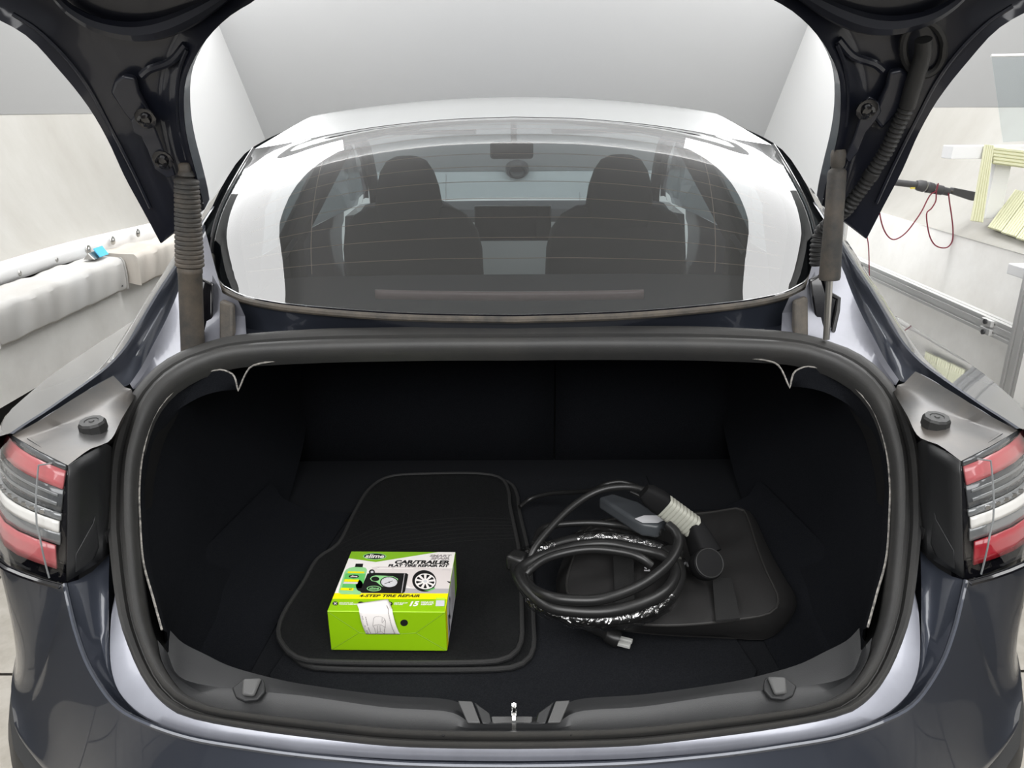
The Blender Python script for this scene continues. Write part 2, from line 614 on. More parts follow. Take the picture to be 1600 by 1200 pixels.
for s, sd in ((-1, 'left'), (1, 'right')):
    # far part: one plain upright panel
    struct(quad('wall_%s_far' % sd, [(s * XW, 4.18, 0.0), (s * XW, 6.2, 0.0), (s * XW, 6.2, 2.84), (s * XW, 4.18, 2.84)], M['wallside'], t=0.02),
           'plain white upright side panel beyond the %s lid arm' % sd, 'wall')
    zt = 0.875 if s < 0 else 0.945
    xo = 1.90 if s < 0 else 1.72
    # sloping white backdrop, curving in to meet the far panel; grey upper panel above the seam
    nY, nZ = 30, 8

    def cyc(x, y):
        w_ = min(1, max(0, (y - 3.05) / 1.15))
        w_ = w_ * w_ * (3 - 2 * w_)
        return x + (1.755 - x) * w_
    rows = []
    for b in range(nZ + 1):
        f_ = b / nZ
        x = xo + (2.22 - xo) * f_ ** 0.85
        z = zt + (1.415 - zt) * f_ ** 1.1
        rows.append([Vector((s * cyc(x, -1.2 + 5.4 * a / nY), -1.2 + 5.4 * a / nY, z)) for a in range(nY + 1)])
    struct(lofto('wall_%s_backdrop' % sd, rows, M['wall']), 'stained white sloping backdrop along the %s side' % sd, 'wall')
    rows = [[Vector((s * cyc(x, -1.2 + 5.4 * a / nY), -1.2 + 5.4 * a / nY, z)) for a in range(nY + 1)] for x, z in ((2.215, 1.412), (2.05, 2.84))]
    struct(lofto('wall_%s_upper' % sd, rows, M['wallup']),
           'grey upper panel above the seam on the %s side' % sd, 'wall')
    # lower upright panel
    zl_ = 0.80 if s < 0 else 0.945
    xt_, xb_ = (1.775, 1.765) if s < 0 else (1.735, 1.665)
    struct(quad('wall_%s_lower' % sd, [(s * xt_, -1.2, zl_), (s * xt_, 4.25, zl_), (s * xb_, 4.25, 0.47), (s * xb_, -1.2, 0.47)], M['walllow'], t=0.02),
           'grey lower wall panel %s' % ('under the cloth covered ledge' if s < 0 else 'behind the aluminium rail'), 'wall')
    struct(quad('wall_%s_base' % sd, [(s * 2.1, -1.2, 0), (s * 2.1, 6, 0), (s * 2.1, 6, 0.9), (s * 2.1, -1.2, 0.9)], M['black'], t=0.02),
           'black void under the %s wall panel' % sd, 'wall')

# ---- left ledge: white strip with screws, two cloth covered pads, clip
def cyc_l(y):
    w_ = min(1, max(0, (y - 3.05) / 1.15))
    w_ = w_ * w_ * (3 - 2 * w_)
    return -(1.897 + (1.755 - 1.897) * w_) + .012


ys_ = [-.7 + .12 * k for k in range(40)]
strip = struct(lofto('trim_ledge', [[V(cyc_l(y), y, z) for y in ys_] for z in (.825, .865, .905)], M['white'], mods=[solid(.008)]),
               'white edging strip with domed screws along the left ledge', 'trim')
for (a, b) in ((29, 427), (87, 406), (138, 390), (176, 376), (215, 364)):
    p = Xd(a, b, -1.875)
    p = Xd(a, b, cyc_l(p.y) + .004)
    lathe('screw', p, (1, 0, 0), [(0.020, 0), (0.019, 0.003), (0.011, 0.004), (0.009, 0.007), (0.004, 0.009)], M['steel'], strip, seg=14)


def cover(name, y0, y1, x0, x1, z0, z1, m, label):
    t = thing(name, ((x0 + x1) / 2, (y0 + y1) / 2, z0), label, 'cover')
    nx = 40
    rr = random.Random(name)
    prof = [(x0, z1 + 0.008), (x0 + (x1 - x0) * 0.5, z1 + 0.003), (x1 - 0.012, z1), (x1, z1 - 0.015), (x1 + 0.004, (z0 + z1) / 2), (x1, z0)]
    rows = []
    for i in range(nx + 1):
        y = y0 + (y1 - y0) * i / nx
        row = []
        for k, (x, z) in enumerate(prof):
            w = 0.006 * math.sin(y * 23 + k * 0.6) + 0.004 * math.sin(y * 51 + 1.3 * k)
            row.append(Vector((x + (w if k >= 3 else 0), y, z + (w * 0.6 if k < 3 else (w * 0.8 if k == 5 else 0)))))
        rows.append(row)
    top = lofto('cloth', rows, m, t, mods=[solid(0.003), subd(1)])
    for y, e in ((y0, -1), (y1, 1)):
        pts = [Vector((x, y, z)) for x, z in prof] + [Vector((x0, y, z0 + 0.05))]
        prism('end_flap', pts, (0, 0.003, 0), m, t)
    return t


c1 = cover('ledge_cover', 2.44, 3.34, -1.87, -1.71, 0.680, 0.820, M['cloth'], 'long white cloth cover on the left ledge, nearest the camera')
c2 = cover('ledge_cover', 3.36, 3.93, -1.87, -1.66, 0.690, 0.830, M['cloth2'], 'short beige cloth cover on the left ledge, next to the lid arm')
# printed name on the white cover (tiny, two words either side of a ring) and its smudge
for k, (a, b) in enumerate(((180.5, 450.5), (183, 449.5), (188.5, 447.5), (191, 446.7))):
    c = Xd(a, b, -1.709)
    box('printed_mark', c, (0.003, 0.009, 0.007), M['tool'], c1, smooth=False)
ring = [Xd(185.8 + 1.6 * math.cos(q), 448.6 + 1.6 * math.sin(q), -1.708) for q in (2 * math.pi * i / 12 for i in range(12))]
tube('printed_ring', ring, 0.0012, M['tool'], c1, closed=True, seg=6)
# loose clip with blue tag
cp = Xd(147, 403, -1.80)
clip = thing('label_clip', V(-1.80, cp.y, 0.825), 'grey metal clip with bright blue paper tag on the white ledge cover', 'clip')
q0 = V(-1.80, cp.y, 0.832)
prism('clip_body', [q0 + V(-0.02, -0.05, 0), q0 + V(0.03, -0.05, 0), q0 + V(0.005, -0.05, 0.03)], (0, 0.075, 0), M['steel'], clip, smooth=False, mods=[bevel(0.003)])
prism('paper_tag', [q0 + V(0.034, -0.018, 0.004), q0 + V(0.034, 0.055, 0.004), q0 + V(0.012, 0.055, 0.04), q0 + V(0.012, -0.018, 0.04)], (0.003, 0, 0.002), M['blue'], clip, smooth=False)

# ---- right side fittings
# aluminium rail with slots, bracket and post
def extrusion(name, a, b, w, h, m, parent=None, up=(0, 0, 1), grooves=2):
    """slotted aluminium profile from a to b: h along up, w across"""
    pr = []
    hh, ww = h / 2, w / 2
    def sidep(n):
        out = [(-1.0, 0.0)]
        for g in range(n):
            c = -1 + (2 * g + 1) / n
            out += [(c - 0.14, 0), (c - 0.14, -0.18), (c + 0.14, -0.18), (c + 0.14, 0)]
        return out
    pts = []
    for t_, d_ in sidep(grooves):
        pts.append((ww + d_ * ww, hh * t_))
    for t_, d_ in sidep(1):
        pts.append((-ww * t_, hh + d_ * ww))
    for t_, d_ in sidep(grooves):
        pts.append((-ww - d_ * ww, -hh * t_))
    for t_, d_ in sidep(1):
        pts.append((ww * t_, -hh - d_ * ww))
    a, b = Vector(a), Vector(b)
    v, f = tube_vf([a, b], 1.0, prof=pts, up=up)
    return obj(name, v, f, m, parent, smooth=False)


ra, rb = Xd(1326, 408, 1.60), Xd(1580, 520, 1.60)
zr = (ra.z + rb.z) / 2
rail = thing('aluminium_rail', (1.60, (ra.y + rb.y) / 2, zr - 0.04), 'long horizontal slotted aluminium rail along the right wall', 'rail')
extrusion('profile', (1.60, 3.9, zr), (1.60, 2.36, zr), 0.04, 0.056, M['alu'], rail, grooves=2)
bk = Xd(1556, 517, 1.575)
for dz in (-0.018, 0.018):
    box('bracket_plate', (1.574, bk.y + 0.05, zr + dz * .8), (0.012, 0.055, 0.022), M['alu'], rail, smooth=False, mods=[bevel(0.002)])
lathe('bolt', (1.567, bk.y + 0.05, zr + 0.018), (-1, 0, 0), [(0.009, 0), (0.009, 0.005), (0.005, 0.005)], M['tool'], rail, seg=8)
lathe('bolt', (1.567, bk.y + 0.05, zr - 0.018), (-1, 0, 0), [(0.009, 0), (0.009, 0.005), (0.005, 0.005)], M['tool'], rail, seg=8)
post = thing('aluminium_post', (1.60, 2.30, 0), 'upright slotted aluminium post at the right edge, carrying the rail', 'post')
extrusion('profile', (1.615, 2.315, 0.0), (1.615, 2.315, 1.10), 0.08, 0.08, M['alu'], post, up=(0, 1, 0), grooves=2)
box('foot_plate', (1.615, 2.315, 0.006), (0.16, 0.16, 0.012), M['alu'], post, smooth=False)
box('cap_shelf', (1.70, 2.36, 0.915), (0.16, 0.30, 0.035), M['white'], post, smooth=False, mods=[bevel(0.003)])

# boom pole with probe tip and red wire, on a thin stand
by = 3.05
b0, b1, b2 = Yd(1300, 273, by), Yd(1386, 282.5, by), Yd(1432, 289, by)
boom = thing('boom_pole', V(Yd(1322, 340, by).x, by, 0), 'dark grey telescopic boom pole sticking out beside the right lid arm', 'pole')
tube('pole_tube', [b0, b2], 0.0125, M['tool'], boom, seg=16)
c0, c1_ = Yd(1431, 288.5, by), Yd(1482, 300, by)
ax = (c1_ - c0)
prof = [(0.0, 0.016), (0.1, 0.021), (0.25, 0.022), (0.27, 0.018), (0.32, 0.018), (0.34, 0.021), (0.5, 0.020), (0.52, 0.017), (0.56, 0.017), (0.58, 0.019), (0.8, 0.018), (0.82, 0.015), (1.0, 0.015)]
lathe('locking_collar', c0, ax, [(r, h * ax.length) for h, r in prof], M['tool'], boom, seg=18)
lathe('collar_ring', c0 + ax * 0.27, ax, [(0.0195, 0), (0.0195, 0.003)], M['steel'], boom, seg=18)
lathe('collar_ring', c0 + ax * 0.53, ax, [(0.0185, 0), (0.0185, 0.003)], M['steel'], boom, seg=18)
t0, t1 = Yd(1481, 298, by), Yd(1489, 299.5, by)
tube('connecting_rod', [t0, t1], 0.004, M['dustyb'], boom, seg=8)
u = (Yd(1537, 310, by) - Yd(1489, 298.5, by))
wv = Vector((u.z, 0, -u.x)).normalized()
s0 = Yd(1489, 298.5, by)
prism('probe_head', [s0 - wv * 0.013, s0 + u * 0.72 - wv * 0.016, s0 + u * 0.98 - wv * 0.006, s0 + u, s0 + u * 0.93 + wv * 0.012, s0 + u * 0.7 + wv * 0.018, s0 + wv * 0.011],
      (0, 0.03, 0), M['tool'], boom, smooth=False, mods=[bevel(0.004)])
box('yellow_mark', Yd(1424, 293.5, by) + V(0, -0.0105, 0), (0.018, 0.003, 0.006), M['yellow'], boom, smooth=False)
# stand under the pole
sx = Yd(1321, 350, by).x
tube('stand_upright', [V(sx, by, 0.0), V(sx, by, b0.z + 0.02)], 0.011, M['alu'], boom, seg=12)
box('stand_clamp', (sx, by, Yd(1321, 398, by).z), (0.045, 0.04, 0.03), M['steel'], boom, smooth=False, mods=[bevel(0.004)])
box('stand_clamp', (sx + 0.02, by, Yd(1328, 406, by).z), (0.035, 0.03, 0.022), M['steel'], boom, smooth=False, mods=[bevel(0.004)])
for q in range(3):
    a_ = q * 2.094 + 0.4
    tube('stand_leg', [V(sx, by, 0.16), V(sx + 0.3 * math.cos(a_), by + 0.3 * math.sin(a_), 0.008)], 0.008, M['alu'], boom, seg=8)
w1 = [Yd(*p, by - 0.018) for p in ((1373, 300), (1374, 328), (1378, 350), (1385, 366), (1394, 374), (1404, 372), (1416, 363), (1428, 348), (1440, 330), (1449, 312), (1455, 303), (1463, 298), (1466, 286), (1463, 299), (1462, 314), (1455, 326), (1448, 333), (1449, 352), (1453, 370), (1460, 382), (1470, 387), (1481, 386), (1488, 376), (1489, 358), (1487, 338), (1484, 318), (1482, 302))]
tag(tube('red_wire', spl(w1, 130), 0.0026, M['wirered'], seg=7), 'dark red wire looping down from the boom pole tip', 'wire')
w2 = [Yd(*p, by + 0.05) for p in ((1349, 330), (1353, 360), (1357, 385), (1358, 420), (1357, 455))]
w2.append(V(w2[-1].x + 0.005, by + 0.05, 0.4))
w2.append(V(w2[-1].x + 0.02, by + 0.05, 0.004))
tag(tube('red_wire', spl(w2, 50), 0.0022, M['wirered'], seg=7), 'thin red wire hanging straight down behind the aluminium rail', 'wire')


# white wooden trestle with cream ribbed matting draped on it
def slope_pt(y, f_, s=1):      # point on the right backdrop
    return Vector((1.72 + 0.5 * f_ ** 0.85, y, 0.945 + 0.47 * f_ ** 1.1))


def Sr(px, py, d=0.0):         # pixel -> point on the mean plane of the right backdrop
    n = V(-0.47, 0, 0.5).normalized()
    p0 = V(1.72, 0, 0.945) + n * d
    r_ = ray(px, py)
    return CAM + r_ * ((p0 - CAM).dot(n) / r_.dot(n))


ty = 2.92
tr = thing('wooden_trestle', Yd(1545, 345, ty), 'white painted wooden trestle standing on the right backdrop', 'trestle')
p1, p2 = Yd(1481, 231, ty), Yd(1640, 243, ty)
bx = (p2 - p1)
zc = p1.z
box('cross_beam', (p1 + p2) / 2, (bx.length, 0.07, 0.045), M['white'], tr, R=basis(V(0, 0, 1), bx), smooth=False, mods=[bevel(0.002)])
pa, pb = Yd(1556, 243, ty + 0.03), Yd(1549, 325, ty + 0.03)
box('leg', (pa + pb) / 2 + V(0.01, 0, -0.01), (0.06, 0.045, (pa - pb).length + 0.05), M['white'], tr, smooth=False, mods=[bevel(0.002)])
box('leg', (pa + pb) / 2 + V(0.22, 0.02, 0.06), (0.06, 0.045, (pa - pb).length - 0.08), M['white'], tr, smooth=False, mods=[bevel(0.002)])


def ribbed(name, corners, nribs, m, label, rr=0.0045, bend=None):
    """mat of parallel ribs: corners a,b (start edge) and c,d (end edge); one top-level thing, each rib its own part"""
    a, b, c, d = [Vector(p) for p in corners]
    t = thing(name, (a + b + c + d) / 4, label, 'mat', 'cream ribbed mats')
    for i in range(nribs):
        f_ = (i + 0.5) / nribs
        p, q = a.lerp(b, f_), d.lerp(c, f_)
        path = [p.lerp(q, k / 6) + (bend(k / 6) if bend else V(0, 0, 0)) for k in range(7)]
        tube('rib', path, rr, M['rib'], t, seg=6)
    v = [a, b, c, d]
    quad('backing', [p + V(0.004, 0.006, -0.003) for p in v], M['rib'], t, t=0.002)
    return t


tf = ty - 0.042
ribbed('ribbed_mat', [Yd(1538, 226, tf), Yd(1553, 227, tf), Yd(1536, 347, tf - 0.03), Yd(1516, 344, tf - 0.03)], 5, M['rib'],
       'narrow cream ribbed rubber strip hanging down the trestle', bend=lambda t: V(-0.02 * max(0, t - 0.75), -0.03 * max(0, t - 0.7), 0))
ribbed('ribbed_mat', [Yd(1551, 229, tf), Yd(1551, 255, tf), Yd(1650, 268, tf), Yd(1650, 240, tf)], 5, M['rib'],
       'cream ribbed rubber strip wrapped along the trestle beam', rr=0.006)
a0 = Sr(1543, 355, .012)
ac_ = Sr(1598, 372, .012) - a0
ed = Sr(1586, 297, .012) - a0
wm = (Sr(1566, 361, .012) - a0).length
ac_.normalize()
for k in range(3):
    a = a0 + ac_ * (wm * 1.02 * k) + ed * (-.02 * k)
    b = a + ac_ * wm * .985
    ribbed('ribbed_mat', [a, b, b + ed, a + ed], 6, M['rib'],
           ['cream ribbed rubber mat lying on the right backdrop, leftmost of three', 'cream ribbed rubber mat on the backdrop, middle of three',
            'cream ribbed rubber mat on the backdrop, cut off by the picture edge'][k])
# acrylic sheet leaning above
aq = [Yd(1549, 87, 2.75), Yd(1680, 84, 2.75), Yd(1680, 215, 2.85), Yd(1567, 222, 2.85)]
ac = thing('acrylic_sheet', aq[3], 'clear acrylic sheet leaning above the trestle beam', 'sheet')
quad('pane', aq, M['acryl'], ac, t=0.003)
tube('polished_edge', [aq[0], aq[1]], 0.0045, M['white'], ac, seg=6)

# ================================================================ THE CAR
car = thing('car', (0, 2.9, 0), 'dark blue-grey electric saloon seen from behind with its boot lid open', 'car')


def full(left):
    """left half curve from centre outwards -> whole curve left to right"""
    l = [Vector(p) for p in left]
    c = l[0]
    l[0] = Vector((0, c.y, c.z))
    return list(reversed(l)) + mir(l[1:])


# ---------- boot opening seal (curve from bottom centre round the left side to top centre)
OUT = [(800, 1169), (700, 1168), (600, 1164), (480, 1151), (390, 1139), (300, 1122), (258, 1102), (222, 1058), (192, 986), (180, 929), (172, 860), (169, 815),
       (173, 727), (182, 683), (200, 630), (230, 590), (263, 563), (300, 546), (367, 527), (490, 517), (620, 514), (720, 513), (800, 513)]
INN = [(800, 1146), (700, 1145), (600, 1140), (480, 1127), (400, 1118), (345, 1109), (290, 1085), (256, 1040), (232, 975), (222, 920), (216, 862), (213, 822),
       (212, 760), (218, 708), (237, 648), (262, 612), (292, 590), (322, 576), (372, 563), (490, 556), (620, 553), (720, 552), (800, 552)]
Oh = spl([PT(*p) for p in OUT], 70)
Ih = spl([PT(*p) for p in INN], 70)
nT = V(0, -0.567, 1).normalized()


def ringpts(h):
    h = [Vector(p) for p in h]
    h[0].x = 0
    h[-1].x = 0
    return h + mir(h[1:-1])[::-1]


Or, Ir = ringpts(Oh), ringpts(Ih)
prof = [(0.0, -0.012), (0.0, 0.002), (0.06, 0.008), (0.20, 0.0105), (0.36, 0.008), (0.42, 0.001), (0.47, 0.001), (0.52, 0.010), (0.62, 0.0165), (0.75, 0.019), (0.88, 0.016), (0.97, 0.008), (1.0, -0.004), (0.98, -0.02)]
rows = [[a.lerp(b, t) + nT * h for a, b in zip(Or, Ir)] for t, h in prof]
seal = lofto('boot_seal', rows, M['seal'], car, cu=True)
seal['label'] = 'thick black rubber seal round the boot opening'
for (a, b) in ((694, 1153), (891, 1152)):
    p = PT(a, b) + nT * 0.012
    lathe('drain_hole', p, nT, [(0.0022, 0), (0.0022, 0.003)], M['black'], seal, seg=8)

# ---------- bumper: edge line, inner face, light painted flange
C1 = [(800, 1197), (700, 1196), (600, 1192), (480, 1181), (390, 1169), (300, 1154), (228, 1130), (180, 1102), (141, 1046), (120, 992), (108, 945), (101, 913)]
C2 = [(800, 1184), (700, 1183), (600, 1180), (480, 1171), (400, 1162), (330, 1152), (270, 1137), (228, 1120), (198, 1096), (180, 1068), (172, 1025), (174, 962), (181, 925)]


def PB(px, py, dz=0.0):
    return Pl(px, py, 0.695, 0.695, 0.73, dz)


N1 = 60
c1 = spl([PB(*p) for p in C1], N1)
c2 = spl([PT(*p, dz=-0.012) for p in C2], N1)
c2b = [p + V(0, 0.004, -0.02) for p in c2]
osub = spl([PT(*p, dz=-0.004) for p in OUT[:10]], N1)
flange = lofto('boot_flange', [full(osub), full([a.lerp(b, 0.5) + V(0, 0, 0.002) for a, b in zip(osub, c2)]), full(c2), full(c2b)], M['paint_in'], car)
flange['label'] = 'pale painted steel flange below the boot seal'

# inner face of the bumper (dark), with a rolled edge
c1in = [p + V(0, 0.006, -0.004) for p in c1]
rowsI = [full(c1), full([a + V(0, 0.005, -0.0015) for a in c1])]
top_end = spl([PT(*p, dz=-0.014) for p in ((800, 1184.5), (700, 1183.5), (600, 1180.5), (480, 1171.5), (400, 1162.5), (330, 1152.5), (270, 1137.5), (228, 1120.5), (198, 1096.5), (180, 1068.5), (171, 1025), (170, 962), (170, 905), (171, 864))], N1)
gap = [p + V(0, 0.002, -0.03) for p in top_end]
for t in (0.2, 0.5, 0.8):
    rowsI.append(full([a.lerp(b, t) - nT * (0.010 * math.sin(math.pi * t)) for a, b in zip(c1in, top_end)]))
rowsI += [full(top_end), full(gap)]
lofto('bumper_return', rowsI, M['paint'], car)
# bright rounded lip along the edge
tube('bumper_lip', full(c1), 0.0035, M['paint'], car, seg=8)

# ---------- outer bumper skin
lampB = [PB(101, 913), Zd(60, 902, .834), Zd(30, 890, .838), Zd(0, 873, .843), V(-.76, .975, .852), V(-.815, 1.09, .86), V(-.86, 1.27, .868)]
lb = spl(lampB, 18)
R0 = c1 + lb[1:]
wid = [V(0, .605, .575), V(-.2, .615, .575), V(-.4, .665, .573), V(-.535, .736, .573), V(-.640, .806, .576), V(-.710, .862, .584), V(-.765, .938, .594), V(-.800, 1.01, .60), V(-.828, 1.09, .60),
       V(-.856, 1.18, .60), V(-.885, 1.28, .60), V(-.912, 1.40, .60)]
nW = len(R0)
# pair: spread the widest contour over R0 so that the lamp corner sits over (-.72,.83)
wa = spl(wid[:6] + [V(-.735, .893, .588)], N1)
wb = spl([V(-.735, .893, .588)] + wid[6:], 18)
Wd = wa + wb[1:]
rowsB = [full(R0)]
for t in [q / 18 for q in range(1, 19)]:
    row = []
    for i, (a, b) in enumerate(zip(R0, Wd)):
        k = max(0.0, min(1.0, (a.z - 0.70) / 0.10))     # 0 on the centre ledge, 1 under the lamps
        k = k * k * (3 - 2 * k)
        zk = a.z - 0.012 - (a.z - 0.012 - 0.618) * k     # height of the ledge
        h = 0.08 + 0.60 * k
        K = Vector((a.x + (b.x - a.x) * h, a.y + (b.y - a.y) * h, zk))
        K1 = a.lerp(K, .92)
        K2 = K.lerp(b, .38)
        m_ = 1 - t
        row.append(a * m_ ** 3 + K1 * (3 * m_ * m_ * t) + K2 * (3 * m_ * t * t) + b * t ** 3)
    rowsB.append(full(row))
for dz, ins in ((-0.012, 0.001), (-0.02, 0.006)):
    rowsB.append(full([Vector((p.x * (1 - ins), p.y + ins, p.z + dz)) for p in Wd]))
bump = lofto('rear_bumper', rowsB, M['paint'], car)
rowsL = []
for dz, ins in ((-0.018, 0.010), (-0.03, -0.006), (-0.06, -0.012), (-0.2, 0.01), (-0.34, 0.06)):
    rowsL.append(full([Vector((p.x * (1 - ins), p.y + ins * 1.2, p.z + dz)) for p in Wd]))
lofto('lower_valance', rowsL, M['plastic'], car)

# ---------- shoulder, side and pillars (each side)
oc_px = [((15, 677), -.70), ((40, 660), -.692), ((67, 643), -.684), ((100, 620), -.676), ((133, 597), -.669), ((160, 577), -.661), ((182, 556), -.656), ((200, 533), -.653), ((220, 499), -.653), ((250, 449), -.653),
         ((280, 404), -.651), ((308, 357), -.645), ((332, 322), -.64)]
oc = spl([Xd(*p, x) for p, x in oc_px], 40)
rail_up = [oc[-1], V(-.645, 1.76, 1.268), V(-.640, 1.90, 1.322), V(-.628, 2.08, 1.354), V(-.612, 2.30, 1.376), V(-.602, 2.6, 1.386), V(-.602, 2.9, 1.372), V(-.62, 3.15, 1.335), V(-.665, 3.5, 1.225), V(-.715, 3.85, 1.09), V(-.76, 4.1, 0.985)]
rr = oc[:-1] + spl(rail_up, 40)


def belt(y):        # belt line of the side
    ys = [0.98, 1.10, 1.25, 1.45, 1.8, 2.4, 3.2, 4.1]
    xs = [-.702, -.690, -.712, -.752, -.79, -.805, -.805, -.79]
    zs = [.998, 1.005, 1.004, .996, .990, .985, .98, .965]
    return np.interp(y, ys, xs), np.interp(y, ys, zs)


Ys = [0.985, 1.03, 1.08, 1.14, 1.2, 1.3, 1.4, 1.55, 1.7, 1.9, 2.2, 2.6, 3.0, 3.4, 3.8, 4.1]
for s in (-1, 1):
    # fender/shoulder + body side
    rows = []
    for y in Ys:
        bx_, bz_ = belt(y)
        ox = np.interp(y, [0.985, 1.11, 1.344, 1.6, 2.0, 3.0, 4.1], [-.722, -.80, -.86, -.885, -.905, -.915, -.90])
        oz = np.interp(y, [0.985, 1.11, 1.344, 1.6, 2.0, 3.0, 4.1], [.992, .962, .94, .945, .93, .90, .87])
        mx, mz = bx_ * 0.5 + ox * 0.5, bz_ * 0.5 + oz * 0.5 + 0.010
        zl = np.interp(y, [0.985, 1.05, 1.16, 1.34], [.988, .98, .96, .925])
        low = y > 1.35
        D_ = bx_ - ox
        top = [V(bx_ - D_ * t_, y, max(oz + .3 * (bz_ - oz) * (1 - t_), bz_ - .29 * D_ * t_)) for t_ in (0, .3, .6, .85, .95)]
        rows.append(side(top + [V(ox, y, oz),
                     V(ox - 0.012, y, oz - 0.03), V(ox - 0.018, y, oz - 0.09 if low else oz - .031), V(ox - 0.02, y, oz - 0.2 if low else oz - .032), V(ox - 0.012, y, 0.62 if low else oz - .033), V(ox + 0.03, y, .32 if low else oz - .034)], s))
    lofto('quarter_panel', rows, M['paint'], car)
    # C pillar and greenhouse frame: from belt line up to the roof rail
    rows = []
    for p in rr:
        bx_, bz_ = belt(p.y)
        b_ = V(bx_, p.y, bz_)
        w_ = min(1, max(0, (p.y - 2.20) / .15))
        b_ = b_.lerp(p + (b_ - p).normalized() * .045, w_ * w_ * (3 - 2 * w_))
        g_ = min(1, max(0, (p.y - 1.2) / .3))
        rows.append(side([p, p.lerp(b_, .15) + V(-.012, 0, .006) * g_, p.lerp(b_, .5) + V(-.014, 0, .006) * g_, p.lerp(b_, .85) + V(-.006, 0, .003) * g_, b_], s))
    lofto('c_pillar', rows, M['paint'], car)
    # rail band above side glass
    rest = [q for q in rr if q.y >= 1.98]
    # narrow painted rail beside rear glass is given by the pillar; side windows
    for nm, y0, y1 in (('rear_side_window', 2.22, 2.72), ('front_side_window', 2.80, 3.95)):
        rows = []
        for i in range(9):
            y = y0 + (y1 - y0) * i / 8
            k = min(range(len(rr)), key=lambda q: abs(rr[q].y - y))
            t_ = rr[k]
            bx_, bz_ = belt(y)
            t_ = V(t_.x - .012, y, t_.z - .02)
            b_ = V(bx_, y, bz_)
            rows.append(side([t_, t_.lerp(b_, .5) + V(-.015, 0, 0), b_], s))
        lofto(nm, rows, M['sideglass'], car)
    k = min(range(len(rr)), key=lambda q: abs(rr[q].y - 2.76))
    bx_, bz_ = belt(2.76)
    tube('b_pillar', side([rr[k] + V(.01, 0, -.06), V(bx_ + .01, 2.74, bz_), V(bx_ + .02, 2.74, .5)], s), 0.045, M['interior'], car, seg=8)
    tube('pillar_trim', side([V(rr_.x + .03, rr_.y, rr_.z - .045) for rr_ in rest], s), 0.026, M['interior'], car, seg=8)
    # ---- dark inner rail wall and gutter (between shoulder edge and seal)
    midp = [(30, 681), (67, 653), (112, 626), (150, 601), (178, 586), (196, 572), (212, 548), (236, 507), (262, 462), (281, 420), (300, 380), (318, 350)]
    inp = [(40, 690), (85, 663), (135, 636), (172, 612), (203, 600), (222, 572), (236, 545), (258, 503), (276, 462), (287, 432), (302, 400), (322, 365)]
    mid_d = [-.698, -.684, -.672, -.664, -.656, -.652, -.649, -.648, -.647, -.645, -.640, -.634]
    in_d = [-.69, -.675, -.66, -.650, -.640, -.634, -.630, -.628, -.626, -.622, -.615, -.605]
    mid_ = spl([Xd(*p, x) for p, x in zip(midp, mid_d)], 40)
    inn_ = spl([Xd(*p, x) for p, x in zip(inp, in_d)], 40)
    ocb = spl([Xd(*p, x) for p, x in oc_px], 40)
    edge = [p + V(.004, 0, -.001) for p in ocb]
    i0 = 18
    lofto('gutter_rail', [side(ocb, s), side(edge, s), side([a.lerp(b, .5) for a, b in zip(edge, mid_)], s), side(mid_, s), side([p + V(.003, 0, -.004) for p in mid_], s),
                          side([a.lerp(b, .5) + V(0, 0, -.004) for a, b in zip(mid_, inn_)], s), side(inn_, s)], M['paint'], car)
    # pale gutter floor, from the rail foot to the seal
    gfl_o = spl([Xd(*p, x) for p, x in zip(inp[4:], in_d[4:])], 20)
    gfl_i = spl([PT(*p, dz=-.006) for p in ((214, 607), (232, 588), (255, 567), (280, 554), (300, 545), (325, 536), (345, 531), (367, 527))], 20)
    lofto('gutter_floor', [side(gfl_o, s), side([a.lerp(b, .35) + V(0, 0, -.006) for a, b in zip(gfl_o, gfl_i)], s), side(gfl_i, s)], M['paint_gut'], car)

    # ---- satin shelf by the lamp
    A = [Xd(*p, x) for p, x in (((19, 680), -.699), ((67, 654), -.679), ((110, 626), -.664), ((150, 602), -.651), ((177, 587), -.644))]
    Bq = [Zd(*p, z) for p, z in (((34, 689), .991), ((92, 668), .992), ((148, 645), .996), ((178, 622), 1.0), ((205, 608), 1.0))]
    Cq = [Zd(*p, z) for p, z in (((62, 705), .990), ((110, 685), .992), ((158, 664), .992), ((184, 640), .991), ((208, 616), .992))]
    Dq = [Zd(*p, z) for p, z in (((106, 727), .985), ((140, 702), .986), ((172, 688), .985), ((190, 655), .985), ((212, 618), .985))]
    D2 = [PT(*p, dz=-.01) for p in ((106, 727), (150, 705), (178, 690), (196, 648), (216, 612))]
    D2[0] = Dq[0]
    n_ = 22
    A, Bq, Cq, Dq = [spl(q, n_) for q in (A, Bq, Cq, Dq)]
    D2 = spl(D2, n_)
    lofto('lamp_shelf', [side(A, s), side([a.lerp(b, .6) + V(0, 0, -.006 * min(1, i_ / 6)) for i_, (a, b) in enumerate(zip(A, Bq))], s), side(Bq, s), side([a.lerp(b, .5) for a, b in zip(Bq, Cq)], s), side(Cq, s), side(Dq, s), side(D2, s)], M['shelf'], car)
    # buffer
    bc = Zd(147, 672, .990)
    bc = side([bc], s)[0]
    o = lathe('lid_buffer', bc, (0, -.12, 1), [(.019, 0), (.0185, .012), (.0165, .0155), (.010, .0155), (.009, .0145), (.004, .0145), (.003, .016)], M['rubber'], car, seg=10, smooth=False)

    # ---- lamp well: inner wall beside the lamp
    tcol = [(106, 727), (128, 712), (150, 700), (156, 690), (172, 676)]
    bcol = [(103, 908), (122, 897), (150, 880), (158, 874), (172, 862)]
    deep = [0.0, -.012, -.014, -.004, -.006]
    rows = []
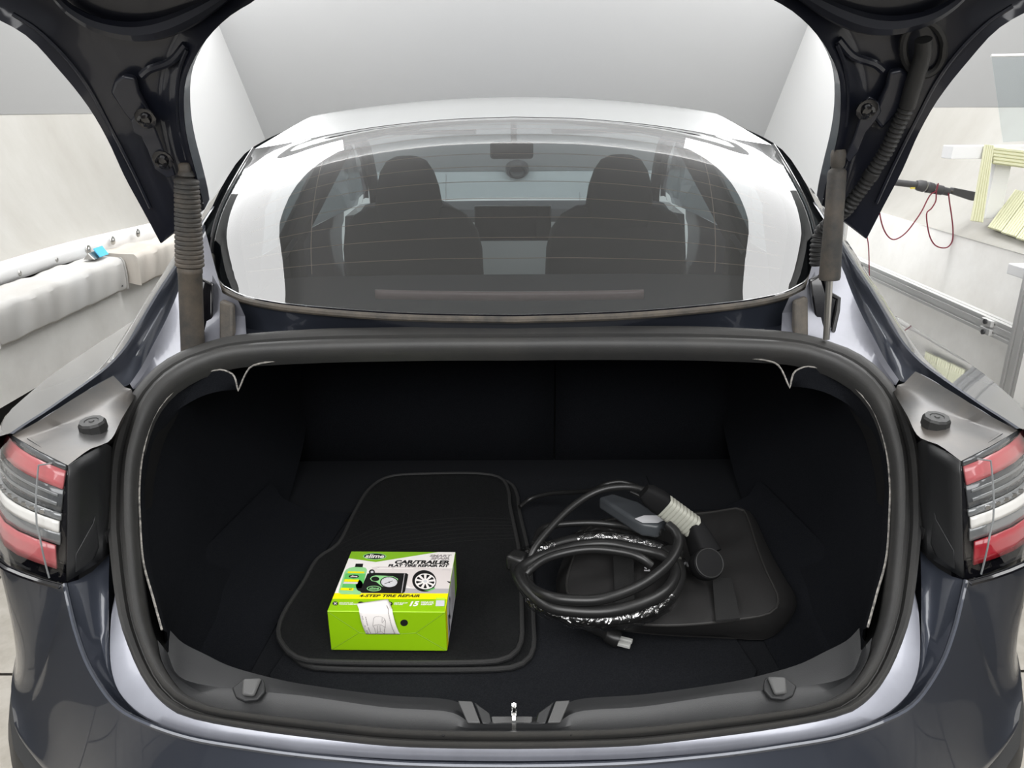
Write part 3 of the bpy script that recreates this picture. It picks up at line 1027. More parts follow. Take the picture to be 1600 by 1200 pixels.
    tp = [PB(106, 727) * 0 + Zd(106, 727, .985), Zd(128, 712, .984), Zd(150, 700, .982), Zd(157, 690, .982), PT(174, 700, dz=-.01)]
    bt = [PB(103, 908), Pl(122, 897, .695, .695, .73, -.01), Pl(150, 880, .695, .695, .73, -.02), Pl(158, 874, .695, .695, .73, -.02), PT(172, 862, dz=-.012)]
    rows = [side([a.lerp(b, k / 8) for a, b in zip(tp, bt)], s) for k in range(9)]
    lofto('lamp_well', rows, M['plastic'], car, mods=[solid(.003)])
    lofto('well_backing', [side([p + V(0, .022, .03) for p in bt], s), side([p + V(0, .022, -.09) for p in bt], s)], M['dark'], car)
    # raised rib on that wall
    q = [tp[1].lerp(bt[1], .80), tp[2].lerp(bt[2], .62), tp[3].lerp(bt[3], .50), tp[3].lerp(bt[3], .88), tp[2].lerp(bt[2], .95), tp[1].lerp(bt[1], .97)]
    off = V(.0, -.010, .0)
    prism('well_rib', side([p + off for p in q], s), (0, .008, 0), M['plastic'], car, mods=[bevel(.002)])

    # ---- tail lamp
    lampT = [Zd(106, 727, .985), V(-.64, .935, .992), Zd(15, 680, .993), V(-.755, 1.05, .985), V(-.81, 1.16, .965), V(-.86, 1.34, .93)]
    lT = spl(lampT, 19)
    lB = spl([V(p.x, p.y, p.z) + V(0, .002, .006) for p in lampB], 19)

    def lp(u, v, d=0.0):
        """u 0 inner..1 outer, v 0 bottom..1 top, d outwards"""
        x = u * 18
        i = min(int(x), 17)
        f_ = x - i
        a = lB[i].lerp(lB[i + 1], f_)
        b = lT[i].lerp(lT[i + 1], f_)
        p = a.lerp(b, v)
        t_ = (lB[i + 1] - lB[i]).normalized()
        n_ = V(t_.y, -t_.x, 0)
        if n_.y > 0:
            n_ = -n_
        n_ = (n_ + V(0, 0, .12)).normalized()
        bul = 0.010 * math.sin(math.pi * v)
        return p + n_ * (d + bul)

    lamp = lofto('tail_lamp', [side([lp(0, v / 8, 0) + V(.004, .03, 0)] + [lp(u / 18, v / 8, -.018) for u in range(19)], s) for v in range(-1, 9)], M['gloss'], car)
    lamp['label'] = 'clear and red tail lamp, %s side' % ('left' if s < 0 else 'right')

    def strip(name, u0, u1, v0, v1, d, m, du=0.0, nu=14, nv=3, thick=.004):
        rows_ = [side([lp(u0 + (u1 - u0) * i / nu + (du * j / nv if i == 0 else 0), v0 + (v1 - v0) * j / nv, d) for i in range(nu + 1)], s) for j in range(nv + 1)]
        return lofto(name, rows_, m, lamp, mods=[solid(thick)])

    strip('red_reflector', .018, .95, .775, .925, -.0075, M['redp'], thick=.003)
    strip('grey_reflector', .018, .95, .575, .785, -.0095, M['lampmid'], thick=.003)
    strip('grey_cap', .018, .97, .93, .985, -.0075, M['lampmid'], nv=1, thick=.003)
    strip('grey_rib', .03, .40, .625, .655, -.0080, M['lampgrey'], thick=.002)
    strip('grey_rib', .03, .45, .70, .725, -.0080, M['lampgrey'], thick=.002)
    strip('led_bar', .015, .40, .51, .570, -.0085, M['lampgrey'], nv=2, thick=.003)
    strip('white_reflector', .018, .33, .405, .505, -.0065, M['lampwhite'], thick=.003)
    strip('dark_red_end', .335, .40, .41, .50, -.0075, M['red'], thick=.003)
    strip('grey_reflector', .018, .95, .285, .400, -.0090, M['lampgrey'], thick=.003)
    strip('red_reflector', .03, .95, .055, .275, -.0065, M['red' if s > 0 else 'redp'], thick=.003)
    strip('black_border', .0, .97, .0, 1.0, -.0135, M['gloss'], thick=.004, nv=8)
    bk_ = side([lp(.385, .56, -.008)], s)[0]
    lathe('bulb_ring', bk_, (0, -1, .1), [(.016, 0), (.016, .006), (.012, .008)], M['lampchrome'], lamp, seg=14)
    for i in range(8):
        c_ = side([lp(.07 + .034 * i, .540, -.0075)], s)[0]
        box('led', c_, (.006, .003, .005), M['lampchrome'], lamp, smooth=False)
    # clear cover: front face set in from the inner side, with its bevelled inner face
    rows_ = []
    for j in range(9):
        v_ = j / 8
        rows_.append(side([lp(0.0, v_, -.013), lp(.008, v_, -.006)] + [lp(.085 + .915 * i / 14 - (.05 * (1 - v_)) * (1 - i / 14), v_, .004) for i in range(15)], s))
    lofto('clear_lens', rows_, M['lens'], lamp)
    tube('lens_edge', side([lp(.085 - .05 * (1 - j / 8), j / 8 * .93, .0045) for j in range(9)] + [lp(.05, .97, .0)], s), .0013, M['lampgrey'], lamp, seg=6)
    tube('lamp_gasket', side([p + V(.0, -.012, -.003) for p in lB], s), .0035, M['gloss'], lamp, seg=6)

# ---------- rear glass
GB = [(800, 495), (700, 493.5), (620, 491), (542, 486), (470, 479.5), (427, 474), (380, 464), (350, 449)]
GBy = [1.290, 1.293, 1.300, 1.313, 1.333, 1.352, 1.385, 1.43]
gB = spl([Yd(*p, y) for p, y in zip(GB, GBy)], 25)
GS = [(350, 449), (336, 428), (331, 402), (333, 375), (343, 336), (360, 298), (385, 254), (398, 233)]
GSy = [1.43, 1.465, 1.50, 1.535, 1.60, 1.68, 1.80, 1.87]
gS = spl([Yd(*p, y) for p, y in zip(GS, GSy)], 25)
GT = [(800, 183), (700, 187), (600, 197), (521, 209.5), (482, 218), (440, 226), (398, 233)]
GTy = [2.25, 2.24, 2.20, 2.12, 2.06, 1.97, 1.87]
gT = spl([Yd(*p, y) for p, y in zip(GT, GTy)], 25)
Bf, Tf = full(gB), full(gT)
Rf = mir(gS)
patch = coons(Bf, Tf, gS, Rf)
for j, row in enumerate(patch):
    v_ = j / (len(patch) - 1)
    for i, p in enumerate(row):
        u_ = 2 * i / (len(row) - 1) - 1
        p.z += 0.112 * math.sin(math.pi * v_ ** .9) ** 1.25 * (1 - abs(u_) ** 2.6)
glass = lofto('rear_window', patch, M['glass'], car)
glass['label'] = 'large tinted rear window'


def gpt(u, v, d=-.004):
    """u -1..1, v 0..1 on the rear window"""
    x = (u + 1) / 2 * (len(patch[0]) - 1)
    y = v * (len(patch) - 1)
    i, j = min(int(x), len(patch[0]) - 2), min(int(y), len(patch) - 2)
    fx, fy = x - i, y - j
    p = (patch[j][i].lerp(patch[j][i + 1], fx)).lerp(patch[j + 1][i].lerp(patch[j + 1][i + 1], fx), fy)
    return p + V(0, 0, d)


for k in range(17):
    v_ = 0.13 + 0.043 * k + 0.0006 * k * k
    e = 0.83 - 0.10 * k / 16
    tube('heater_wire', [gpt(-e + 2 * e * i / 40, v_ - .012 * (2 * i / 40 - 1) ** 2) for i in range(41)], .00055, M['heater'], glass, seg=4, cap=False)
for sx_ in (-1, 1):
    tube('heater_wire', [gpt(sx_ * (.60 - .03 * i / 20), .10 + .78 * i / 20) for i in range(21)], .0007, M['heater'], glass, seg=4, cap=False)
# dust specks on the glass are left to the material; rubber along lower edge
gasket = gB + gS[1:6]
tube('window_gasket', full([p + V(0, -.006, -.004) for p in gasket]), .0062, M['dustyb'], car, seg=8)
tube('window_trim', full([p + V(0, 0, .0005) for p in gB] + [p + V(-.003, 0, .001) for p in gS[1:]]), .0035, M['gloss'], car, seg=8)
# strip between gasket and boot seal
Os = spl([PT(*p, dz=-.004) for p in ((367, 527), (490, 517), (620, 514), (720, 513), (800, 513))][::-1], 25)
gl_low = spl([p + V(0, -.006, -.008) for p in (gB[0], gB[8], gB[16], gB[21], gB[24])], 25)
lofto('window_sill_panel', [full(gl_low), full([a.lerp(b, .4) + V(0, .02, -.035) for a, b in zip(gl_low, Os)]), full([b + V(0, .012, -.012) for b in Os]), full(Os)], M['paint'], car)
for s in (-1, 1):
    # hinge pocket beside the window corner
    q0 = [Yd(332, 430, 1.36), Yd(348, 458, 1.335), Yd(372, 470, 1.32)]
    q1 = [Yd(315, 535, 1.29), Yd(345, 531, 1.29), Yd(385, 525, 1.295)]
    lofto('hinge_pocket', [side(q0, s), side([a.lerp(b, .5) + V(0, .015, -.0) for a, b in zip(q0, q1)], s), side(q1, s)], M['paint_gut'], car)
    pc = [Yd(342, 470, 1.315), Yd(362, 478, 1.305), Yd(364, 528, 1.285), Yd(342, 532, 1.285)]
    prism('drain_cover', side(pc, s), (0, .02, 0), M['dustyb'], car, mods=[bevel(.004)])
    hp = [Yd(278, 452, 1.30), Yd(286, 470, 1.30), Yd(282, 485, 1.30), Yd(286, 520, 1.29), Yd(296, 545, 1.28), Yd(322, 540, 1.28), Yd(322, 450, 1.31), Yd(300, 440, 1.31)]
    if s > 0:
        hp = [Yd(308, 440, 1.30), Yd(300, 470, 1.30), Yd(286, 478, 1.30), Yd(288, 498, 1.29), Yd(298, 540, 1.28), Yd(318, 536, 1.28), Yd(330, 450, 1.31)]
    prism('hinge_bracket', side([p + V(0, .03, 0) for p in hp], s), (0, .012, 0), M['gloss'], car, mods=[bevel(.003)])
    tube('hinge_edge', side([p + V(0, .026, 0) for p in hp[:5]], s), .004, M['rubber'], car, seg=6)

# ---------- roof
fr = [Vector(p) for p in Tf]
rows = [[p + V(0, .004, .001) for p in fr]]
nF = len(fr)
for y0, z0, hw, ze in ((2.36, 1.427, .600, 1.392), (2.46, 1.443, .600, 1.402), (2.6, 1.454, .60, 1.408), (2.8, 1.452, .60, 1.404), (3.0, 1.435, .605, 1.385), (3.2, 1.40, .62, 1.33)):
    row = []
    for i in range(nF):
        u_ = 2 * i / (nF - 1) - 1
        x = fr[i].x / abs(fr[0].x) * hw
        w_ = (x / hw) ** 2
        row.append(V(x, y0 - .05 * w_, z0 - (z0 - ze) * w_))
    rows.append(row)
lofto('roof_panel', rows, M['roof_gleam'], car)
lofto('headliner', [[p + V(0, 0, -.03) for p in r_] for r_ in rows[1:]], M['interior'], car)
# windscreen
ws = [[V(x, 3.2 + .9 * t - .05 * (x / .6) ** 2 - .12 * t * (x / .7) ** 2, 1.385 - .40 * t - .03 * (1 - t) * (x / .6) ** 2) for x in [(-.58 - .14 * t) * (1 - 2 * i / 16) for i in range(17)]] for t in [k / 8 for k in range(9)]]
lofto('windscreen', ws, M['winglass'], car)
# bonnet and front end (mostly hidden)
bn = []
for y, z, w_ in ((4.05, .965, .80), (4.4, .93, .82), (4.8, .87, .80), (5.05, .80, .74), (5.15, .68, .70), (5.17, .45, .70), (5.1, .25, .68)):
    bn.append([V(w_ * u_, y - .12 * abs(u_) ** 3, z - .05 * abs(u_) ** 4) for u_ in [k / 6 - 1 for k in range(13)]])
lofto('bonnet', bn, M['paint'], car)
for s in (-1, 1):
    lofto('front_wing', [side([V(-.79, y, z), V(-.87, y, z - .06), V(-.90, y, .62), V(-.86, y, .3)], s) for y, z in ((4.0, .965), (4.4, .93), (4.8, .85))], M['paint'], car)
    for y in (1.75, 4.35):
        wheel = lathe('wheel', V(s * .80, y, .335), (s, 0, 0), [(.0, -.10), (.30, -.10), (.33, -.07), (.335, 0), (.33, .07), (.30, .10), (.24, .10), (.235, .085), (.05, .07), (.0, .07)], M['rubber'], car, seg=32)
box('underbody', (0, 3.0, .30), (1.5, 4.0, .12), M['dark'], car, smooth=False)

# ---------- cabin seen through the rear window
for s, nm in ((-1, 'driver'), (1, 'passenger')):
    cx = s * .365
    ysb = 2.72
    seat = lofto('front_seat', [[V(cx + w_ * c_, ysb + dy + th * s_, z) for c_, s_ in [(math.copysign(abs(math.cos(a)) ** .6, math.cos(a)), math.copysign(abs(math.sin(a)) ** .6, math.sin(a))) for a in [2 * math.pi * k / 24 for k in range(24)]]]
                                for z, w_, th, dy in ((.45, .24, .09, .20), (.7, .255, .08, .12), (.95, .25, .07, .05), (1.02, .235, .06, .03), (1.07, .20, .05, .02), (1.10, .15, .04, .01), (1.105, .1, .02, .01))], M['seat'], car, cu=True)
    lofto('headrest', [[V(cx + w_ * math.copysign(abs(math.cos(a)) ** .7, math.cos(a)), ysb + .0 + th * math.copysign(abs(math.sin(a)) ** .7, math.sin(a)), z) for a in [2 * math.pi * k / 24 for k in range(24)]]
                       for z, w_, th in ((1.03, .115, .04), (1.10, .118, .05), (1.17, .108, .05), (1.22, .092, .05), (1.255, .068, .04), (1.27, .035, .02), (1.272, .01, .01))], M['seat'], seat, cu=True)
# rear bench and parcel shelf
lofto('rear_bench', [[V(x, y + .02 * abs(x), z) for x in [-.56 + .07 * k for k in range(17)]] for y, z in ((1.80, .55), (1.83, .80), (1.88, .95), (1.92, .98), (1.97, .98), (2.02, .93), (2.1, .6))], M['seat'], car)
for x in (-.34, 0, .34):
    box('rear_headrest', (x, 1.95, .985), (.24, .07, .06), M['seat'], car, mods=[bevel(.025, 3)])
pshelf = [full([V(0, 1.345, 1.02), V(-.3, 1.35, 1.02), V(-.5, 1.38, 1.03), V(-.55, 1.42, 1.04)]), full([V(0, 1.9, 1.03), V(-.3, 1.9, 1.03), V(-.52, 1.88, 1.03), V(-.585, 1.86, 1.03)])]
lofto('parcel_shelf', pshelf, M['interior'], car)
for s in (-1, 1):
    lofto('inner_pillar_trim', [side([gS[k] + V(.012, 0, -.02), gS[k] + V(.0, .02, -.16), V(-.64, gS[k].y + .02, 1.0)], s) for k in range(4, 25, 4)], M['interior'], car)
    hd = side([V(-.60, 1.99, 1.06), V(-.60, 2.12, 1.085)], s)
    tube('grab_handle', hd, .008, M['dash'], car, seg=8)
# high brake lamp behind the window
hb = [Yd(x, 462 + 3 * ((x - 796) / 210) ** 2 * -1, 1.352) for x in range(586, 1008, 14)]
hbr = [[p + V(0, 0, dz) for p in hb] for dz in (-.0095, 0, .0065)]
hl = lofto('high_brake_lamp', hbr, M['brakelens'], car, mods=[solid(.006)])
# dashboard, screen, wheel, mirror
lofto('dashboard', [[V(x, y - .1 * (x / .7) ** 2 * .5, z) for x in [-.70 + .1 * k for k in range(15)]] for y, z in ((3.95, .985), (3.72, 1.00), (3.60, .985), (3.58, .95))], M['dash'], car)
lofto('dash_panel', [[V(x, y, z) for x in [-.70 + .1 * k for k in range(15)]] for y, z in ((3.575, .955), (3.57, .93))], M['interior'], car)
lofto('dash_strip', [[V(x, y, z) for x in [-.70 + .1 * k for k in range(15)]] for y, z in ((3.57, .93), (3.55, .86), (3.5, .6))], M['wood'], car)
sa, sb = Yd(741, 321, 3.40), Yd(861, 376, 3.40)
box('screen', ((sa.x + sb.x) / 2, 3.40, (sa.z + sb.z) / 2), (abs(sb.x - sa.x), .014, abs(sa.z - sb.z)), M['gloss'], car, mods=[bevel(.006)])
wc = Yd(662, 378, 3.34)
Rw = basis(V(0, -1, .45), V(1, 0, 0))
tube('steering_wheel', [wc + Rw @ Vector((.185 * math.cos(a), .185 * math.sin(a), 0)) for a in [2 * math.pi * k / 40 for k in range(40)]], .016, M['seat'], car, closed=True, seg=10)
box('steering_hub', wc, (.2, .16, .04), M['seat'], car, R=Rw, mods=[bevel(.03, 3)])
ma, mb = Yd(765, 222, 3.12), Yd(834, 248, 3.12)
mirr = box('rear_view_mirror', ((ma.x + mb.x) / 2, 3.12, (ma.z + mb.z) / 2), (abs(mb.x - ma.x) * .98, .03, abs(ma.z - mb.z)), M['dash'], car, mods=[bevel(.012, 3)])
tube('mirror_stalk', [V(.0, 3.14, (ma.z + mb.z) / 2 + .02), V(0, 3.22, 1.37)], .012, M['dash'], car, seg=8)
for s in (-1, 1):
    box('sun_visor', (s * .33, 3.18, 1.335), (.36, .12, .015), M['interior'], car, smooth=False)

# ---------- boot interior
# carpet side liners, with the pale cut edge
ED = [(520, 556), (448, 559), (400, 566), (384, 577), (370, 608), (364, 585), (352, 577), (333, 575), (293, 585), (260, 613), (233, 650), (217, 703), (211, 760), (212, 813), (217, 877), (232, 933), (246, 984)]
e_ = [PT(p[0] + (7 if i_ > 6 else 2), p[1] + (3 if i_ < 12 else 0), dz=-.012) for i_, p in enumerate(ED)]
for s in (-1, 1):
    tube('liner_edge', side(spl(e_[:5], 24) + spl(e_[4:], 70)[1:], s), .0015, M['fray'], car, seg=5)
    ee = spl(e_[4:], 40)
    bi = spl([PT(*p, dz=-.06) for p in ((372, 609), (355, 610), (335, 613), (307, 623), (267, 650), (240, 693), (227, 760), (229, 810), (236, 880), (248, 940), (262, 1000))], 40)
    far = spl([V(-.44, 1.80, 1.0), V(-.48, 1.80, .99), V(-.50, 1.80, .95), V(-.515, 1.80, .86), V(-.52, 1.80, .76), V(-.52, 1.75, .66), V(-.51, 1.50, .58), V(-.50, 1.25, .575), V(-.50, 1.02, .575)], 40)
    lofto('boot_side_liner', [side(ee, s), side([p.lerp(q_, .5) + V(0, .006, 0) for p, q_ in zip(ee, bi)], s), side(bi, s)] +
          [side([p.lerp(q_, t) + V(-.03 * math.sin(math.pi * t), 0, 0) for p, q_ in zip(bi, far)], s) for t in (.2, .4, .6, .8, 1.0)], M['carpet'], car)
    # behind the liner: closes the gap between liner edge and seal
    is_ = spl([PT(*p, dz=-.02) for p in INN[7:]], 50)
    lofto('seal_backing', [side(is_, s), side([p + V(.004 if p.x < -.5 else 0, .03, -.05 if p.z < .97 else -.05 + .045 * min(1, (p.z - .97) / .04)) for p in is_], s)], M['matte'], car)
    # lower corner of the liner, carpeted step beside the floor panel
    lofto('boot_side_step', [side([V(-.56, .86, .72), V(-.53, .90, .62), V(-.50, .94, .585), V(-.42, .98, .583)], s), side([V(-.56, 1.05, .70), V(-.53, 1.1, .62), V(-.50, 1.1, .59), V(-.41, 1.15, .583)], s),
                             side([V(-.53, 1.5, .66), V(-.51, 1.5, .62), V(-.46, 1.5, .59), V(-.36, 1.5, .583)], s)], M['carpet'], car)
# floor, seat back, roof of the boot
fl = [[V(x, y, .58) for x in [-.6 + .1 * k for k in range(13)]] for y in (.78, 1.0, 1.3, 1.78)]
lofto('boot_floor', fl, M['carpet2'], car)
fp_ = [Zd(420, 1058, .583), Zd(560, 850, .583), Zd(600, 745, .583), Zd(1010, 745, .583), Zd(1050, 850, .583), Zd(1183, 1050, .583)]
fp_ = fp_ + [V(.30, .83, .583), V(-.30, .83, .583)]
prism('floor_panel', fp_, (0, 0, .004), M['carpet2'], car, mods=[bevel(.002)])
for x0, x1 in ((-.56, .098), (.102, .56)):
    lofto('seat_back', [[V(x0 + (x1 - x0) * k / 6, y, z) for k in range(7)] for y, z in ((1.77, .57), (1.775, .75), (1.80, .95), (1.81, 1.02))], M['carpet'], car, mods=[solid(.01)])
lofto('boot_roof', [full([PT(800, 552, dz=-.02), PT(600, 553, dz=-.02), PT(450, 557, dz=-.02), PT(390, 566, dz=-.03), PT(340, 580, dz=-.03)]),
                    full([V(0, 1.42, 1.005), V(-.2, 1.42, 1.005), V(-.35, 1.42, 1.0), V(-.44, 1.42, .99), V(-.54, 1.42, .97)]), full([V(0, 1.82, 1.01), V(-.2, 1.82, 1.01), V(-.35, 1.82, 1.01), V(-.45, 1.82, 1.0), V(-.56, 1.82, .98)])], M['carpet'], car)
th = Zd(683, 722, .585)
tube('tether_hook', [th + V(-.015, .07, 0), th + V(-.012, .06, .02), th + V(.012, .06, .02), th + V(.015, .07, 0)], .003, M['steel'], car, seg=6)

# sill trim
SI = [(800, 1146), (700, 1145), (600, 1140), (480, 1127), (400, 1118), (345, 1109), (290, 1085), (256, 1040), (246, 1000)]
SR = [(800, 1131), (740, 1130), (700, 1112), (600, 1105), (480, 1088), (400, 1080), (345, 1074), (300, 1066), (275, 1052), (262, 1020)]
SU = [(800, 1119), (748, 1119), (706, 1094), (600, 1086), (480, 1070), (420, 1058), (360, 1041), (320, 1022), (285, 1004), (266, 985)]
si = spl([PT(*p, dz=.004) for p in SI], 50)
sr = spl([PT(*p, dz=.006) for p in SR], 50)
su = spl([PT(*p, dz=-.012) for p in SU], 50)
sd_ = [p + V(0, .012, -.11) for p in su]
sill = lofto('sill_trim', [full(si), full([a.lerp(b, .5) - nT * .004 for a, b in zip(si, sr)]), full(sr), full([p + V(0, .003, 0) for p in sr]), full([a.lerp(b, .5) for a, b in zip(sr, su)]), full(su), full(sd_)], M['plastic'], car)
sill['label'] = 'black plastic sill trim of the boot'
for s in (-1, 1):
    # bag hook recesses
    def hk(dx, dy, px=390, py=1079):
        return PT(px + dx, py + dy, dz=.008)
    fr_ = [hk(-26, -2), hk(-20, 14), hk(-6, 20), hk(14, 18), hk(26, 4), hk(25, -8), hk(22, -16), hk(-6, -17)]
    prism('hook_recess', side(fr_, s), nT * .006, M['plastic'], sill, mods=[bevel(.002)])
    pd_ = [hk(-7, -14), hk(-9, 12), hk(10, 14), hk(22, -15)]
    prism('hook', side([p + nT * .006 for p in pd_], s), nT * .006, M['pad'], sill, mods=[bevel(.003)])
    # pale pads beside the latch
    pq = [PT(716, 1097, dz=.002), PT(738, 1098, dz=.002), PT(751, 1132, dz=.006), PT(731, 1132, dz=.006)]
    prism('sill_pad', side(pq, s), nT * .006, M['pad'], sill, mods=[bevel(.0015)])
    pr_ = [PT(741, 1098, dz=-.004), PT(766, 1116, dz=-.01), PT(770, 1133, dz=0), PT(754, 1133, dz=.004)]
    prism('latch_side', side(pr_, s), nT * .004, M['plastic'], sill, mods=[bevel(.002)])
lp_ = [PT(768, 1121, dz=-.004), PT(832, 1121, dz=-.004), PT(830, 1134, dz=.0), PT(770, 1134, dz=.0)]
prism('latch_plate', lp_, nT * .005, M['pad'], sill, mods=[bevel(.0015)])
st0 = PT(799, 1135, dz=.004)
st0.x = 0
tube('striker', [st0 + V(0, 0, -.01), st0 + V(0, .003, .006), st0 + V(0, .009, .011), st0 + V(0, .022, .011), st0 + V(0, .029, .004), st0 + V(0, .030, -.02)], .0036, M['chrome'], sill, seg=8)

# ---------- raised boot lid
nL = V(0, -1, -.49).normalized()            # towards the camera
LO = [(255, 373), (228, 322), (200, 270), (175, 215), (150, 170), (125, 135), (100, 105), (60, 60), (30, 38), (0, 22)]
LI = [(322, 320), (318, 298), (309, 262), (300, 228), (293, 190), (291, 150), (294, 120), (303, 95), (320, 65), (342, 38), (370, 14), (400, -4)]
lo = [PLid(*p) for p in LO]
li = [PLid(*p) for p in LI]


def lidp(x, z, off=0.0):
    return V(x, 1.35 - .49 * (z - 1.21) - off, z)


lo = spl(lo + [lidp(-.765, 1.585), lidp(-.79, 1.64), lidp(-.79, 1.72), lidp(-.775, 1.80)], 44)
li = spl(li + [lidp(-.28, 1.605), lidp(-.18, 1.628), lidp(-.08, 1.640), lidp(0, 1.643)], 44)
nacr = 12
half = []
for k in range(44):
    a, b = lo[k], li[k]
    if k > 30:
        pass
    row = []
    for j in range(nacr + 1):
        t = j / nacr
        p = a.lerp(b, t)
        # rolled flange at both edges, hollow between
        h = .0
        e = min(t, 1 - t) * (b - a).length
        h = .014 * (1 - min(1, e / .022)) - .012 * min(1, max(0, (e - .03) / .03))
        row.append(p + nL * h)
    half.append(row)
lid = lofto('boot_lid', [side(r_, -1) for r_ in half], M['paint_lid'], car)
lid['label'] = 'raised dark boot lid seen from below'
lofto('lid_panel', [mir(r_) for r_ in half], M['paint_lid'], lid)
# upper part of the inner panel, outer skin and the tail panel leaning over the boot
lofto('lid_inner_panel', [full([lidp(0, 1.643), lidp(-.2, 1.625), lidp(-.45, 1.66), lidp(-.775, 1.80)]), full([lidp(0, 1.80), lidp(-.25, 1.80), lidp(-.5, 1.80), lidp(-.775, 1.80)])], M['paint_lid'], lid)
for s in (-1, 1):
    rim = side([p + nL * .012 for p in lo], s)
    out_ = side([p - nL * .020 + V(-.004, 0, 0) for p in lo], s)
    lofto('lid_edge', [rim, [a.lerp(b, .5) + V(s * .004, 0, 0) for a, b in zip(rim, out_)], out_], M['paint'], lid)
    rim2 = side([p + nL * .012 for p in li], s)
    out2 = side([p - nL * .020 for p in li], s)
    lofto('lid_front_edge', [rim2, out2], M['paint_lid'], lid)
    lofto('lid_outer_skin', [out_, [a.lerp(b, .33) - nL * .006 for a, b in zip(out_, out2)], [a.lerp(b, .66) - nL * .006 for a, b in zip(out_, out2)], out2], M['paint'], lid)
    tipq = side([lo[0] + nL * .01, li[0] + nL * .01, li[0] - nL * .02, lo[0] - nL * .02], s)
    prism('lid_tip', tipq, (0, 0, -.002), M['paint_lid'], lid)
    # molded ridges
    b1 = [PLid(*p, off=.004) for p in ((85, -8), (110, 16), (150, 38), (200, 49), (245, 46), (290, 30), (335, 5), (360, -12))]
    tube('lid_bead', side(spl(b1, 36), s), [.006 + .008 * math.sin(math.pi * k / 35) for k in range(36)], M['paint_lid'], lid, seg=8)
    b2 = [PLid(*p, off=.012) for p in ((20, 22), (60, 48), (105, 92), (140, 140), (170, 195), (205, 262), (235, 325))]
    tube('lid_bead', side(spl(b2, 36), s), .0032, M['paint_lid'], lid, seg=6)
    b3 = [PLid(*p, off=.0) for p in ((290, 70), (268, 95), (235, 108), (222, 118))]
    tube('lid_bead', side(spl(b3, 20), s), .006, M['paint_lid'], lid, seg=8)
    b4 = [PLid(*p, off=.004) for p in ((292, 78), (282, 105), (277, 140), (276, 170), (280, 205))]
    tube('lid_bead', side(spl(b4, 20), s), .003, M['paint_lid'], lid, seg=6)
    gq = [PLid(*p, off=-.004) for p in ((182, 122), (196, 112), (214, 116), (220, 140), (244, 185), (228, 206), (200, 176), (176, 140))]
    prism('hinge_seat', side(gq, s), nL * .012, M['paint_lid'], lid, mods=[bevel(.005, 3)])
tailrows = []
for t, z_ in ((0, 0), (.08, .01), (.5, -.02), (1.0, -.17)):
    y_ = 1.06 - .34 * t
    tailrows.append(full([V(0, y_, 1.81 + z_), V(-.3, y_ + .005, 1.81 + z_), V(-.6, y_ + .02, 1.805 + z_), V(-.78, y_ + .06, 1.80 + z_)]))
lofto('lid_tail_panel', tailrows, M['paint_lid'], lid, mods=[solid(.03)])

# hinge plates with bolts
def bolt(p, parent, r=.0095):
    lathe('bolt', p, nL, [(r * 1.7, 0), (r * 1.7, .003), (r * 1.05, .004), (r, .004), (r, .011), (r * .55, .012), (r * .5, .009)], M['gloss'], parent, seg=6 * 2)


hl_ = [PLid(*p, off=.012) for p in ((206, 186), (222, 167), (234, 176), (246, 205), (258, 236), (270, 255), (276, 272), (262, 276), (243, 262), (232, 232), (222, 212), (210, 205))]
hplate = prism('hinge_plate', hl_, nL * .005, M['paint_lid'], lid, mods=[bevel(.002)])
bolt(PLid(228, 184, off=.018), hplate)
bolt(PLid(255, 249, off=.018), hplate)
hr_ = [PLid(*p, off=.012) for p in ((1357, 148), (1372, 158), (1376, 172), (1366, 188), (1352, 205), (1340, 235), (1326, 252), (1318, 244), (1332, 215), (1340, 190), (1346, 165))]
hplate2 = prism('hinge_plate', hr_, nL * .005, M['paint_lid'], lid, mods=[bevel(.002)])
bolt(PLid(1354, 170, off=.018), hplate2)
# lid struts: bellows strut left, bare strut with piston rod right
sy = 1.262
a0, a1 = Yd(291, 268, sy + .02), Yd(302, 562, 1.282)
dirn = (a1 - a0)
Lg = dirn.length
prof = [(.008, -.004), (.012, 0), (.014, .02 * Lg), (.010, .03 * Lg)]
nb = 19
for k in range(nb):
    h = Lg * (.035 + .445 * k / nb)
    r_ = .0165 + .004 * k / nb
    prof += [(r_, h), (r_ + .0032, h + .007 * .5), (r_ + .0032, h + .007), (r_, h + .0095)]
strut = lathe('lid_strut', a0, dirn, prof, M['dusty'], car, seg=22)
strut['label'] = 'dusty power strut with ribbed bellows on the left'
lathe('strut_barrel', a0, dirn, [(.018, .478 * Lg), (.0195, .485 * Lg), (.0205, .50 * Lg), (.0205, .515 * Lg), (.0195, .52 * Lg), (.0200, .99 * Lg), (.017, 1.0 * Lg)], M['dusty'], strut, seg=24)
box('ball_socket', a0 + V(.0, 0, .004), (.02, .02, .02), M['dusty'], strut, mods=[bevel(.005)])
sy2 = 1.262
r0, r1, r2 = Yd(1310, 240, sy2 + .01), Yd(1296, 437, sy2), Yd(1291, 530, sy2)
d2 = r1 - r0
strut2 = lathe('lid_strut', r0, d2, [(.010, -.006), (.012, 0), (.011, .018), (.009, .022), (.0135, .026), (.0145, .03), (.0150, d2.length * .5), (.0172, d2.length * .98), (.016, d2.length)], M['dusty'], car, seg=22)
strut2['label'] = 'dusty strut with bare steel piston rod on the right'
tube('piston_rod', [r1 - d2.normalized() * .01, r2], .0055, M['steel'], strut2, seg=12)
tube('ball_stud', [r0, r0 + V(.03, .02, .0)], .004, M['steel'], strut2, seg=8)
